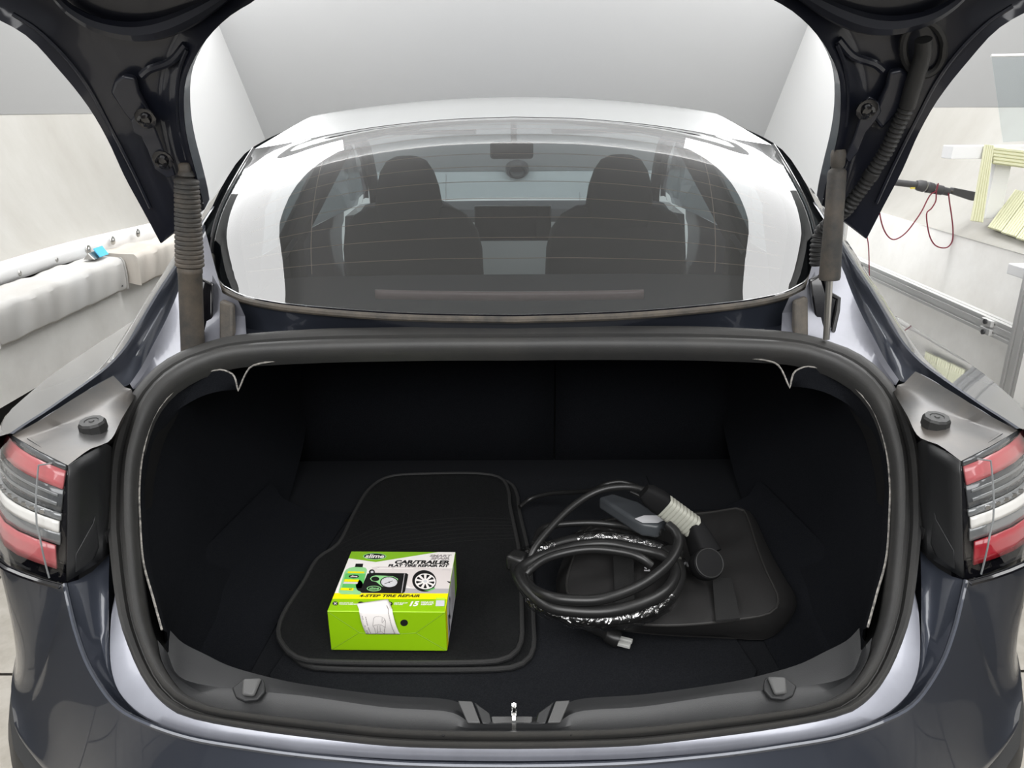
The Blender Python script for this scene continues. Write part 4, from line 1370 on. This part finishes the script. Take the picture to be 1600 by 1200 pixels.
# wiring loom on the right
loom = [PLid(*p, off=.02) for p in ((1443, 62), (1442, 85), (1434, 112), (1426, 138), (1418, 165), (1404, 195), (1385, 235), (1368, 262), (1350, 290), (1338, 306))] + [Yd(1322, 328, 1.31), Yd(1300, 345, 1.34), Yd(1283, 362, 1.36), Yd(1276, 385, 1.36), Yd(1275, 415, 1.36)]
lp2 = spl(loom, 220)
rads = []
for k in range(220):
    if k < 52:
        rads.append(.0115 + .001 * math.sin(k * .05))
    elif 110 < k < 118:
        rads.append(.0125)
    else:
        rads.append(.0095 + .0022 * (k % 4 < 2))
lo_ = tube('wiring_loom', lp2, rads, M['rubber'], car, seg=12)
lo_['label'] = 'ribbed black wiring conduit on the right lid arm'
gm = [PLid(1443 + 32 * math.cos(a), 75 + 42 * math.sin(a), off=.006) for a in [2 * math.pi * k / 24 for k in range(24)]]
tube('loom_grommet', gm, .006, M['rubber'], lo_, closed=True, seg=8)

# ================================================================ THINGS IN THE BOOT
FZ = .587         # top of the boot floor panel
# ---------- two floor mats
MT = [(431, 987), (437, 1008), (460, 1030), (503, 1037), (640, 1039), (765, 1037), (802, 1027), (817, 1005), (818, 971), (816, 900), (812, 854), (799, 792), (796, 765), (784, 746), (750, 739),
      (680, 739), (611, 743), (577, 762), (553, 799), (528, 848), (494, 873), (472, 910), (442, 956)]
mp = spl([Zd(*p, FZ + .014) for p in MT], 90, closed=True)


def floor_mat(pts, z0, z1, label, lines=True):
    c = sum(pts, V(0, 0, 0)) / len(pts)
    t = thing('floor_mat', V(c.x, c.y, z0), label, 'floor mat')
    rows = []
    for k, (sc_, z) in enumerate(((.0, z1 - .0005), (.5, z1 - .0005), (.93, z1), (.985, z1), (1.0, (z0 + z1) / 2), (.985, z0), (0.0, z0))):
        rows.append([V(c.x + (p.x - c.x) * sc_, c.y + (p.y - c.y) * sc_, z) for p in pts])
    lofto('carpet', rows, M['matcarpet'], t, cu=True)
    tube('edge_binding', [V(c.x + (p.x - c.x) * .985, c.y + (p.y - c.y) * .985, z1 - .001) for p in pts], .0042, M['binding'], t, closed=True, seg=8)
    return t


low = [Vector((p.x + .012 + .008 * (1 if p.x > -.2 else 0), p.y - .006, 0)) for p in mp]
floor_mat(low, FZ + .0005, FZ + .0065, 'black carpet car mat underneath, its edge showing beside the upper mat')
um = floor_mat(mp, FZ + .0085, FZ + .0150, 'black carpet car mat on top, under the green box')
# embossed arcs of the heel pad
zt = FZ + .0152
for k in range(7):
    pts = [(528 + 5 * k, 852 + 5.0 * k), (590, 826 + 6.2 * k), (660, 814 + 6.6 * k), (730, 809 + 6.0 * k), (798 + k, 811 + 5.0 * k)]
    tube('embossed_line', spl([Zd(*p, zt) for p in pts], 24), 0.0006, M['emboss'], um, seg=5)

# ---------- tyre repair kit box
BZ = FZ + .0196
fl_, fr_ = Zd(517.5, 1015.8, BZ), Zd(698.7, 1017.5, BZ)
ex = (fr_ - fl_)
BW = ex.length
ex.normalize()
ey = V(-ex.y, ex.x, 0)
BD, BH = .172, .0745
kit = thing('repair_kit_box', fl_ + ex * BW / 2 + ey * BD / 2, 'bright green and white tyre repair kit carton on the floor mat', 'box')


def bpt(u, d, h):              # box coordinates in metres
    return fl_ + ex * u + ey * d + V(0, 0, h)


v, f = [], []
for h in (0, BH):
    v += [bpt(0, 0, h), bpt(BW, 0, h), bpt(BW, BD, h), bpt(0, BD, h)]
f = [(0, 3, 2, 1), (4, 5, 6, 7), (0, 1, 5, 4), (1, 2, 6, 5), (2, 3, 7, 6), (3, 0, 4, 7)]
obj('carton', v, f, M['boxgreen'], kit, smooth=False, mods=[bevel(.0012, 2)])


def homog(src, dst):
    A, b = [], []
    for (x, y), (u, w) in zip(src, dst):
        A += [[x, y, 1, 0, 0, 0, -u * x, -u * y], [0, 0, 0, x, y, 1, -w * x, -w * y]]
        b += [u, w]
    h = np.linalg.solve(np.array(A, float), np.array(b, float))
    return np.append(h, 1).reshape(3, 3)


HT = homog([(412, 145), (1398, 145), (1285, 722), (175, 715)], [(0, BD), (BW, BD), (BW, 0), (0, 0)])
HF = homog([(175, 715), (1285, 722), (1312, 1065), (225, 1055)], [(0, BH), (BW, BH), (BW, 0), (0, 0)])
ARG = {}


def tp(x, y, lv=1):            # point of the carton artwork (measured on a detail view) -> top face
    q = HT @ np.array([x, y, 1])
    u_, w_ = min(max(q[0] / q[2], .0006), BW - .0006), min(max(q[1] / q[2], .0006), BD - .0006)
    return bpt(u_, w_, BH + .00012 * lv)


def fpt(x, y, lv=1):
    q = HF @ np.array([x, y, 1])
    u_, w_ = min(max(q[0] / q[2], .0006), BW - .0006), min(max(q[1] / q[2], .0006), BH - .0006)
    return bpt(u_, -.00012 * lv, w_)


def rpt(d, h, lv=1):           # right face, fractions of depth and height
    return bpt(BW + .00012 * lv, BD * d, BH * h)


def flat(name, polys, parent=kit, mp_=tp, lv=1):
    """polys: list of (material, points[, level])"""
    V_, F_, mats, fm = [], [], [], []
    for q in polys:
        m, pts = q[0], q[1]
        l_ = q[2] if len(q) > 2 else lv
        o = len(V_)
        V_ += [mp_(*p, l_) for p in pts]
        F_.append(tuple(range(o, o + len(pts))))
        if m not in mats:
            mats.append(m)
        fm.append(mats.index(m))
    me = bpy.data.meshes.new(name)
    off = ORG[parent]
    me.from_pydata([tuple(p - off) for p in V_], [], F_)
    for m in mats:
        me.materials.append(M[m])
    for p, i in zip(me.polygons, fm):
        p.material_index = i
    o = bpy.data.objects.new(name, me)
    COL.objects.link(o)
    o.parent = parent
    ORG[o] = off
    return o


def ell(cx, cy, rx, ry, n=28, rot=0.0, a0=0, a1=2 * math.pi):
    out = []
    for k in range(n):
        a = a0 + (a1 - a0) * k / n
        x, y = rx * math.cos(a), ry * math.sin(a)
        out.append((cx + x * math.cos(rot) - y * math.sin(rot), cy + x * math.sin(rot) + y * math.cos(rot)))
    return out


def text(name, s, x0, x1, y0, y1, m, parent=kit, mp_=tp, lv=3, shear=.25, bold=.02, rot=0.0):
    """lettering fitted to the rectangle x0..x1, y0 (top)..y1 (bottom) of the artwork"""
    cu = bpy.data.curves.new('txt', 'FONT')
    cu.body = s
    cu.offset = bold
    cu.resolution_u = 3
    to = bpy.data.objects.new('txt', cu)
    me0 = bpy.data.meshes.new_from_object(to)
    co = np.array([v_.co[:] for v_ in me0.vertices])
    co[:, 0] += shear * co[:, 1]
    mn, mx_ = co.min(0), co.max(0)
    X = x0 + (co[:, 0] - mn[0]) / (mx_[0] - mn[0]) * (x1 - x0)
    Yv = y1 - (co[:, 1] - mn[1]) / (mx_[1] - mn[1]) * (y1 - y0)
    if rot:
        cx, cy = (x0 + x1) / 2, (y0 + y1) / 2
        X, Yv = cx + (X - cx) * math.cos(rot) - (Yv - cy) * math.sin(rot), cy + (X - cx) * math.sin(rot) + (Yv - cy) * math.cos(rot)
    off = ORG[parent]
    vs = [tuple(mp_(a, b, lv) - off) for a, b in zip(X, Yv)]
    me = bpy.data.meshes.new(name)
    me.from_pydata(vs, [], [tuple(p.vertices) for p in me0.polygons])
    me.materials.append(M[m])
    o = bpy.data.objects.new(name, me)
    COL.objects.link(o)
    o.parent = parent
    ORG[o] = off
    bpy.data.objects.remove(to)
    return o


flat('white_panel', [('boxwhite', [(388, 212), (640, 247), (1230, 145), (1398, 145), (1320, 545), (245, 545)], 1)])
flat('green_corner', [('boxgreen2', [(412, 145), (1230, 145), (640, 247), (388, 212)], 1)])
flat('yellow_band', [('boxyellow', [(245, 545), (1319, 545), (1309, 600), (222, 600)], 1)])
flat('car_picture', [('boxcar', [(600, 300), (660, 288), (1010, 292), (1130, 300), (1362, 305), (1345, 440), (1335, 500), (1200, 500), (960, 490), (930, 470), (620, 380)], 2),
                     ('boxgrey', [(900, 495), (980, 500), (1330, 500), (1322, 545), (880, 545)], 2),
                     ('boxwhite', [(650, 305), (1000, 305), (990, 312), (655, 314)], 3), ('boxgrey', [(1265, 318), (1340, 320), (1340, 323), (1266, 321)], 3),
                     ('boxblack', [(1305, 428), (1340, 432), (1338, 448), (1325, 446)], 3), ('boxgrey', [(655, 298), (672, 298), (672, 303), (655, 303)], 3), ('boxgrey', [(790, 303), (810, 303), (810, 307), (790, 307)], 3)])
wh = [('boxblack', ell(1093, 427, 114, 104), 3), ('boxwhite', ell(1102, 432, 98, 76), 4)]
for k in range(9):
    a = 2 * math.pi * k / 9 + .2
    w_ = .20
    wh.append(('boxblack', [(1102 + 98 * r_ * math.cos(a + q), 432 + 76 * r_ * math.sin(a + q)) for r_, q in ((.34, -.06), (.86, -w_), (.90, 0), (.86, w_), (.34, .06))], 5))
wh.append(('boxsilver', ell(1102, 432, 18, 14, 14), 5))
wh.append(('bottle', [(1085, 522), (1130, 515), (1195, 490), (1188, 505), (1140, 524)], 6))
flat('wheel_picture', wh)
flat('bottle_picture', [('boxblack', [(452, 264), (522, 264), (516, 298), (443, 296)], 3),
                        ('bottlelt', [(440, 294), (515, 296), (545, 304), (556, 322), (552, 345), (500, 535), (488, 560), (310, 556), (286, 540), (290, 515), (345, 345), (362, 320), (392, 305)], 3),
                        ('bottle', [(354, 360), (540, 362), (508, 500), (318, 498)], 4), ('boxyellow', [(378, 340), (532, 342), (530, 356), (374, 356)], 5), ('boxyellow', [(346, 415), (480, 418), (470, 440), (335, 438)], 5),
                        ('boxcar', [(336, 440), (470, 442), (462, 460), (330, 458)], 5), ('boxyellow', [(310, 496), (430, 500), (420, 524), (302, 520)], 5), ('boxblack', ell(432, 388, 48, 17), 5)])
text('bottle_lettering', 'slime', 400, 464, 378, 397, 'boxwhite', lv=6)
text('bottle_lettering', '4D', 382, 412, 503, 517, 'boxblack', lv=6)
comp = [('boxblack', ell(602, 345, 28, 26), 4), ('boxsilver', ell(604, 345, 14, 12), 5), ('boxblack', ell(482, 475, 34, 52), 4),
        ('boxblack', [(560, 360), (620, 352), (928, 356), (944, 368), (908, 532), (886, 549), (500, 545), (486, 530)], 6),
        ('boxgrey', [(906, 360), (912, 360), (880, 545), (872, 545)], 7),
        ('bottlelt', [(600, 388), (640, 378), (800, 386), (845, 410), (846, 448), (800, 488), (745, 498), (690, 482), (640, 440), (598, 432), (582, 410)], 7), ('boxblack', ell(632, 412, 38, 22), 8), ('boxblack', ell(762, 444, 86, 56), 8), ('boxsilver', ell(762, 444, 76, 47), 9),
        ('boxblack', [(715, 458), (795, 430), (797, 434), (718, 462)], 10), ('boxblack', ell(762, 444, 8, 6, 10), 10), ('bottlelt', ell(618, 505, 68, 26), 8), ('boxblack', ell(618, 505, 60, 20), 9)]
for k in range(14):
    a = 2.3 + 5.0 * k / 13
    comp.append(('boxgrey', [(762 + 76 * r_ * math.cos(a + q), 444 + 47 * r_ * math.sin(a + q)) for r_, q in ((.78, -.035), (.95, -.035), (.95, .035), (.78, .035))], 10))
flat('compressor_picture', comp)
text('compressor_lettering', 'slime', 572, 664, 490, 518, 'bottlelt', lv=10)
flat('logo_oval', [('bottlelt', ell(632, 193, 110, 32, 36), 3), ('boxblack', ell(632, 193, 101, 27, 36), 4)])
text('logo_lettering', 'slime', 540, 722, 173, 210, 'boxwhite', lv=5, shear=.3, bold=.03)
text('title_lettering', 'CAR/TRAILER', 820, 1337, 228, 264, 'boxblack', bold=.055)
text('title_lettering', 'FLAT TIRE REPAIR KIT', 755, 1335, 267, 293, 'boxblack', bold=.055)
text('corner_lettering', 'SMART', 1150, 1362, 172, 196, 'ink', bold=.05)
text('corner_lettering', 'SPAIR', 1158, 1340, 197, 222, 'ink', bold=.05)
text('band_lettering', '4-STEP TIRE REPAIR', 477, 1047, 558, 584, 'boxblack', bold=.035, shear=.35)
flat('band_icon', [('boxblack', ell(252, 645, 26, 19, 20), 2), ('boxwhite', [(238, 636), (243, 634), (266, 654), (261, 657)], 3), ('boxwhite', [(262, 634), (267, 637), (243, 657), (238, 654)], 3)])
flat('band_icon', [('boxblack', ell(492, 645, 28, 19, 20), 2)])
flat('band_icon', [('boxblack', ell(768, 645, 22, 18, 20), 2), ('boxwhite', ell(762, 645, 13, 10, 14), 3), ('boxblack', ell(764, 645, 6, 5, 10), 4)])
text('small_lettering', 'NO JACK OR', 290, 420, 634, 644, 'boxwhite', bold=.04)
text('small_lettering', 'TOOLS NEEDED', 288, 462, 647, 657, 'boxwhite', bold=.04)
text('small_lettering', 'SAFE & EASY', 803, 935, 634, 644, 'boxwhite', bold=.04)
text('small_lettering', 'TO USE', 800, 888, 647, 658, 'boxwhite', bold=.04)
text('number_lettering', '15', 945, 1042, 622, 670, 'boxwhite', bold=.05, shear=.35)
text('small_lettering', 'MINUTE', 1055, 1178, 624, 641, 'boxwhite', bold=.04)
text('small_lettering', 'REPAIR*', 1052, 1180, 644, 660, 'boxwhite', bold=.04)
flat('blank_sticker', [('boxsilver', [(1200, 612), (1280, 612), (1276, 668), (1192, 668)], 2), ('boxedge', [(1200, 588), (1288, 590), (1285, 608), (1196, 606)], 2)])
flat('edge_yellow', [('boxyellow', [(1300, 600), (1311, 600), (1287, 720), (1278, 720)], 2)])
# front face: fold lines, hole
def crease(a, b, m='boxcrease'):
    p, q = fpt(*a, 1), fpt(*b, 1)
    tube('fold_line', [p, q], .0005, M[m], kit, seg=4)


for a, b in (((182, 722), (482, 902)), ((482, 902), (230, 1050)), ((1278, 726), (1012, 905)), ((1012, 905), (1306, 1058)), ((482, 904), (560, 912)), ((860, 914), (1012, 905))):
    crease(a, b)
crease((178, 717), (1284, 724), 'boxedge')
flat('round_hole', [('boxblack', ell(899, 818, 36, 29, 24), 1)], mp_=fpt)
# right face: grey art panel, yellow strip, green strip
flat('side_panel', [('boxsilver', [(.12, .02), (.80, .02), (.80, .98), (.12, .98)], 1), ('boxyellow', [(.0, .02), (.12, .02), (.12, .98), (.0, .98)], 1), ('boxgreen2', [(.80, .02), (1, .02), (1, .98), (.80, .98)], 1),
                    ('boxblack', ell(.33, .55, .07, .28, 20), 2), ('boxsilver', ell(.33, .55, .04, .2, 16), 3), ('boxblack', [(.18, .1), (.26, .1), (.26, .5), (.18, .6)], 2)] +
     [('boxgrey', [(.48 + .035 * k, .15), (.495 + .035 * k, .15), (.495 + .035 * k, .85), (.48 + .035 * k, .85)], 2) for k in range(8)], mp_=rpt)

# ---------- paper slip tucked into the fold of the box
def slipp(x, y, lv=0):
    """artwork pixel -> folded slip lying on the top edge then hanging down the front"""
    if y < 716:
        p = tp(x, y, 14)
        return p + V(0, 0, .0006 + .0001 * lv)
    p = fpt(x, min(y, 1000), 1)
    k = max(0, min(1, (914 - y) / 198))
    return p - ey * (.0012 + .004 * math.sin(math.pi * k) + .0001 * lv)


def slipmap(a, b, lv=0):       # a across 0..1, b along 0..1 (top to fold)
    TL, TR, BR, BL = (452, 655), (746, 612), (864, 914), (548, 912)
    x = (TL[0] * (1 - a) + TR[0] * a) * (1 - b) + (BL[0] * (1 - a) + BR[0] * a) * b
    y = (TL[1] * (1 - a) + TR[1] * a) * (1 - b) + (BL[1] * (1 - a) + BR[1] * a) * b
    return slipp(x, y, lv)


n1, n2 = 10, 24
slip_pts = [[slipmap(i / n1, j / n2) for i in range(n1 + 1)] for j in range(n2 + 1)]
sp0 = slip_pts[-1][5]
slip = thing('paper_slip', sp0, 'white instruction slip with plug drawing tucked into the green carton flap', 'paper')
lofto('sheet', slip_pts, M['paper'], slip, mods=[solid(.0003)])


def stroke(pts, name='plug_drawing', r=.00028):
    q = []
    for (x0, y0), (x1, y1) in zip(pts, pts[1:]):
        for k in range(4):
            t = k / 4
            q.append((x0 + (x1 - x0) * t, y0 + (y1 - y0) * t))
    q.append(pts[-1])

    def m(px, py):               # 16x detail view -> 6x detail view
        X = (550 + px / 16 - 480) * 6
        Y_ = (930 + py / 16 - 840) * 6
        return slipp(X, Y_, 6)
    tube(name, [m(*p) for p in q], r, M['ink'], slip, seg=4)


stroke([(525, 590), (560, 565), (640, 555), (720, 565), (790, 595), (825, 640), (822, 800), (800, 780), (740, 740), (650, 725), (560, 740), (515, 770), (520, 640), (525, 590)])
stroke([(530, 770), (565, 830), (580, 985)])
stroke([(822, 790), (800, 850), (800, 985)])
stroke([(630, 750), (620, 920)])
stroke([(690, 750), (700, 900)])
stroke([(600, 960), (650, 915), (740, 915), (790, 970)])
stroke([(735, 590), (740, 690), (790, 640), (800, 610)])
# two rows of small print down the slip
for (xa, ya, xb, yb, nn) in ((835, 360, 1065, 985, 15), (235, 545, 405, 985, 11), (320, 560, 465, 985, 11)):
    rr_ = random.Random(xa)
    for k in range(nn):
        if rr_.random() < .12:
            continue
        t0_, t1_ = (k + .12) / nn, (k + .85) / nn
        stroke([(xa + (xb - xa) * t0_, ya + (yb - ya) * t0_), (xa + (xb - xa) * t1_, ya + (yb - ya) * t1_)], 'print_line', .00055)

# ---------- black carry bag under the cable
bt_px = [(1150, 795), (1163, 799), (1172, 820), (1182, 852), (1196, 890), (1208, 915), (1216, 935), (1211, 953), (1190, 963), (1150, 969), (1100, 975), (1040, 978), (980, 974), (930, 962), (895, 940), (885, 915), (893, 880), (905, 850), (920, 825), (960, 812), (1040, 806), (1105, 802)]
bb_px = [(1160, 800), (1180, 815), (1195, 845), (1210, 875), (1228, 905), (1246, 938), (1232, 970), (1200, 996), (1150, 996), (1100, 994), (1040, 991), (980, 985), (925, 975), (885, 950), (870, 915), (880, 880), (893, 850), (910, 828), (950, 815), (1040, 808), (1105, 803), (1140, 798)]
btop = spl([Zd(*p, .655) for p in bt_px], 66, closed=True)
bbot = spl([Zd(*p, FZ + .004) for p in bb_px], 66, closed=True)
bc_ = sum(btop, V(0, 0, 0)) / len(btop)
bag = thing('carry_bag', V(bc_.x, bc_.y, FZ), 'flat black fabric carry bag with piped edges under the charging cable', 'bag')
rowsb = [[V(bc_.x, bc_.y, FZ + .001)] * 66, [V(p.x, p.y, FZ + .001) for p in bbot], bbot, [a.lerp(b, .45) + V(0, 0, .004) + (a - bc_).normalized() * .010 for a, b in zip(bbot, btop)], btop]
for t, dz in ((.93, .002), (.75, .001), (.5, -.004), (.25, -.002), (.02, .0)):
    row = []
    for k, p in enumerate(btop):
        q = bc_.lerp(p, t)
        w_ = .004 * math.sin(q.x * 60 + q.y * 25) + .003 * math.sin(q.x * 31 - q.y * 70)
        row.append(V(q.x, q.y, .655 + dz + w_ * (1 - t ** 6)))
    rowsb.append(row)
lofto('bag_body', rowsb, M['bag'], bag, cu=True)
tube('piping', [p + V(0, 0, .001) for p in btop], .0022, M['piping'], bag, closed=True, seg=6)
for (a0_, a1_, b1_, b0_) in (((1113, 905), (1143, 905), (1156, 968), (1118, 972)), ((958, 870), (990, 872), (992, 970), (962, 968))):
    q = [Zd(*p, .661) for p in (a0_, a1_, b1_, b0_)]
    prism('strap', q, (0, 0, .003), M['strap'], bag, smooth=False)


def zq(x, y, lv=0):
    return Zd(990 + x / 11.43, 860 + y / 11.43, .6635 + .0002 * lv)


# visible part of the printed name on the bag
flat('bag_lettering', [('boxsilver', [(818, 212), (840, 222), (868, 272), (905, 212), (925, 205), (960, 205), (975, 260), (1015, 225), (1035, 235), (975, 297), (950, 290), (938, 235), (890, 298), (850, 298)], 1)], parent=bag, mp_=zq)
flat('bag_lettering', [('boxsilver', [(185, 300), (210, 300), (240, 325), (235, 335), (200, 322)], 1), ('boxsilver', [(185, 345), (262, 352), (262, 318), (280, 312), (296, 372), (190, 368)], 1)], parent=bag, mp_=zq)

# ---------- charging cable
def cz(px, py, z):
    return Zd(px, py, z)


cc = Zd(935, 900, FZ)
cab = thing('charging_cable', V(cc.x, cc.y, .66), 'coiled black charging cable partly wrapped in clear film on the bag', 'cable')


def run(name, pts, z, r, m='cable', parent=cab, n=90, closed=False, seg=12):
    P = []
    for k, p in enumerate(pts):
        zz = z[k] if isinstance(z, (list, tuple)) else z
        P.append(cz(p[0], p[1], zz))
    P = spl(P, n, closed)
    o = tube(name, P, r, M[m], parent, closed=closed, seg=seg)
    return o, P


big = [(806, 885), (816, 912), (840, 940), (880, 960), (920, 967), (960, 967), (1005, 958), (1040, 940), (1058, 915), (1062, 892), (1052, 872), (1028, 856), (992, 847), (955, 841), (920, 841), (880, 848), (845, 860), (818, 872)]
o, P1 = run('cable_coil', big, .690, .0105, closed=True, n=120)
o, P1b = run('cable_coil', [(x * .965 + 33, y * .95 + 47) for x, y in big], .676, .0105, closed=True, n=120)
big2 = [(812, 893), (822, 918), (855, 946), (900, 955), (950, 955), (1000, 944), (1038, 925), (1054, 900), (1050, 880), (1030, 866), (990, 857), (950, 850), (910, 852), (870, 862), (835, 875)]
o, P2 = run('cable_coil', big2, .712, .0095, closed=True, n=120)
inner = [(818, 900), (832, 920), (860, 933), (900, 938), (940, 936), (985, 922), (1020, 902), (1048, 876), (1060, 850), (1056, 832), (1044, 820)]
o, P3 = run('cable_run', inner, [.70, .715, .727, .73, .73, .73, .732, .735, .742, .75, .755], .0082, n=90)
run('cable_coil', [(1018, 884), (1000, 871), (975, 863), (930, 858), (890, 862), (855, 872), (830, 888), (818, 902)], [.71, .722, .725, .725, .72, .715, .71, .70], .0072, n=70)
run('cable_run', [(826, 880), (836, 855), (860, 825), (890, 795), (920, 774), (950, 763), (985, 761), (1012, 768), (1022, 773)], [.70, .72, .74, .76, .775, .785, .79, .79, .79], .0062, n=70)
run('cable_run', [(835, 850), (845, 828), (870, 820), (920, 817), (960, 820), (985, 825), (1010, 830), (1036, 832)], [.70, .70, .70, .70, .70, .705, .71, .72], .0062, n=60)
run('cable_run', [(812, 792), (830, 779), (860, 771), (895, 769), (925, 766), (945, 757), (970, 753), (995, 760)], [.61, .62, .64, .66, .69, .715, .72, .71], .0050, n=60)
run('cable_run', [(985, 768), (1000, 775), (1012, 785), (1022, 792)], [.77, .765, .76, .755], .004, n=20)
run('cable_run', [(815, 915), (835, 938), (860, 955), (890, 968), (920, 979), (945, 990), (956, 996)], [.685, .675, .66, .645, .63, .612, .606], .0085, n=60)
# clear film wound over the big bundle
for (i0_, i1_, rr_) in ((14, 52, .0165), (66, 100, .0155), (106, 119, .0165)):
    tube('wrap_film', P1[i0_:i1_], [rr_ * (1 + .06 * math.sin(k * 1.7)) for k in range(i1_ - i0_)], M['film'], cab, seg=16, cap=False)
# buckles / ties
for i in (118, 71):
    T_, N_ = frames(P1, True)
    box('cable_tie', P1[i] + V(0, 0, .002), (.030, .034, .030), M['cable'], cab, R=basis(V(0, 0, 1), T_[i]), mods=[bevel(.006)])
# mains plug with two flat blades
pc_ = cz(951, 993, .606)
pd = (cz(972, 1000, .604) - cz(942, 986, .612)).normalized()
pr_ = V(-pd.y, pd.x, 0).normalized()
lathe('plug_body', cz(936, 985, .612), pd, [(.008, 0), (.010, .008), (.0135, .016), (.0145, .030), (.013, .036)], M['cable'], cab, seg=16)
for sg in (-1, 1):
    c_ = cz(936, 985, .612) + pd * .044 + pr_ * sg * .0065
    box('plug_blade', c_ + V(0, 0, 0), (.024, .0075, .006), M['blade'], cab, R=basis(V(0, 0, 1), pd), smooth=False, mods=[bevel(.001)])
# ---------- connector: grey ribbed grip, black collar and head with round cap
g0, g1 = cz(1036, 789, .775), cz(1084, 824, .735)
gd = g1 - g0
Rg = basis(gd, V(0, 0, 1))
con = thing('charging_plug', cz(1060, 830, .70), 'charging plug with pale grey ribbed grip and round black cap', 'plug')


def secbox(c0, axis, secs, m, name, parent=con, n=20, e=.5):
    R_ = basis(axis, V(0, 0, 1))
    rows_ = []
    for h, a, b in secs:
        row = []
        for k in range(n):
            q = 2 * math.pi * k / n
            x, y = a * math.copysign(abs(math.cos(q)) ** e, math.cos(q)), b * math.copysign(abs(math.sin(q)) ** e, math.sin(q))
            row.append(c0 + R_ @ Vector((x, y, h)))
        rows_.append(row)
    v, f = loft(rows_, cu=True)
    f += [tuple(range(n)), tuple(range(len(v) - n, len(v)))]
    return obj(name, v, f, M[m], parent)


secs = []
L_ = gd.length
nr = 9
for k in range(nr):
    h = L_ * k / nr
    secs += [(h, .0195, .0145), (h + L_ / nr * .7, .0200, .0150), (h + L_ / nr * .8, .0180, .0132), (h + L_ / nr * .98, .0180, .0132)]
secbox(g0, gd, secs, 'grip', 'ribbed_grip')
secbox(g0 - gd.normalized() * .042, gd, [(0, .012, .011), (.01, .017, .014), (.03, .020, .0155), (.043, .0195, .015)], 'matte', 'collar')
hd0 = g1
hd1 = cz(1104, 868, .70)
secbox(hd0, hd1 - hd0, [(0, .019, .014), (.02, .022, .018), ((hd1 - hd0).length, .025, .022)], 'matte', 'plug_head')
capc = cz(1108, 880, .705)
cax = V(.15, -.75, .65).normalized()
lathe('round_cap', capc, cax, [(.0245, -.03), (.0265, -.02), (.0270, -.004), (.0255, .0), (.0235, .001), (.0230, .003), (.004, .004)], M['matte'], con, seg=30)
tube('cap_rim', [capc + cax * .003 + basis(cax) @ Vector((.0235 * math.cos(a), .0235 * math.sin(a), 0)) for a in [2 * math.pi * k / 30 for k in range(30)]], .0011, M['rubber'], con, closed=True, seg=6)
# ---------- grey control box of the cable
ad = [(935, 776), (958, 770), (998, 783), (1030, 803), (1042, 812), (1030, 822), (1002, 818), (988, 810), (962, 793)]
adt = [cz(*p, .735) for p in ad]
cbx = thing('control_box', cz(985, 800, .69), 'flat dark grey charger control box beside the plug', 'adapter')
prism('case', [p + V(0, 0, -.026) for p in adt], (0, 0, .026), M['adapter'], cbx, mods=[bevel(.006, 3)])
sk = [cz(*p, .7365) for p in ((992, 811), (1006, 806), (1036, 806), (1040, 812), (1028, 817), (1004, 817))]
prism('pale_label', sk, (0, 0, .001), M['boxsilver'], cbx, smooth=False)
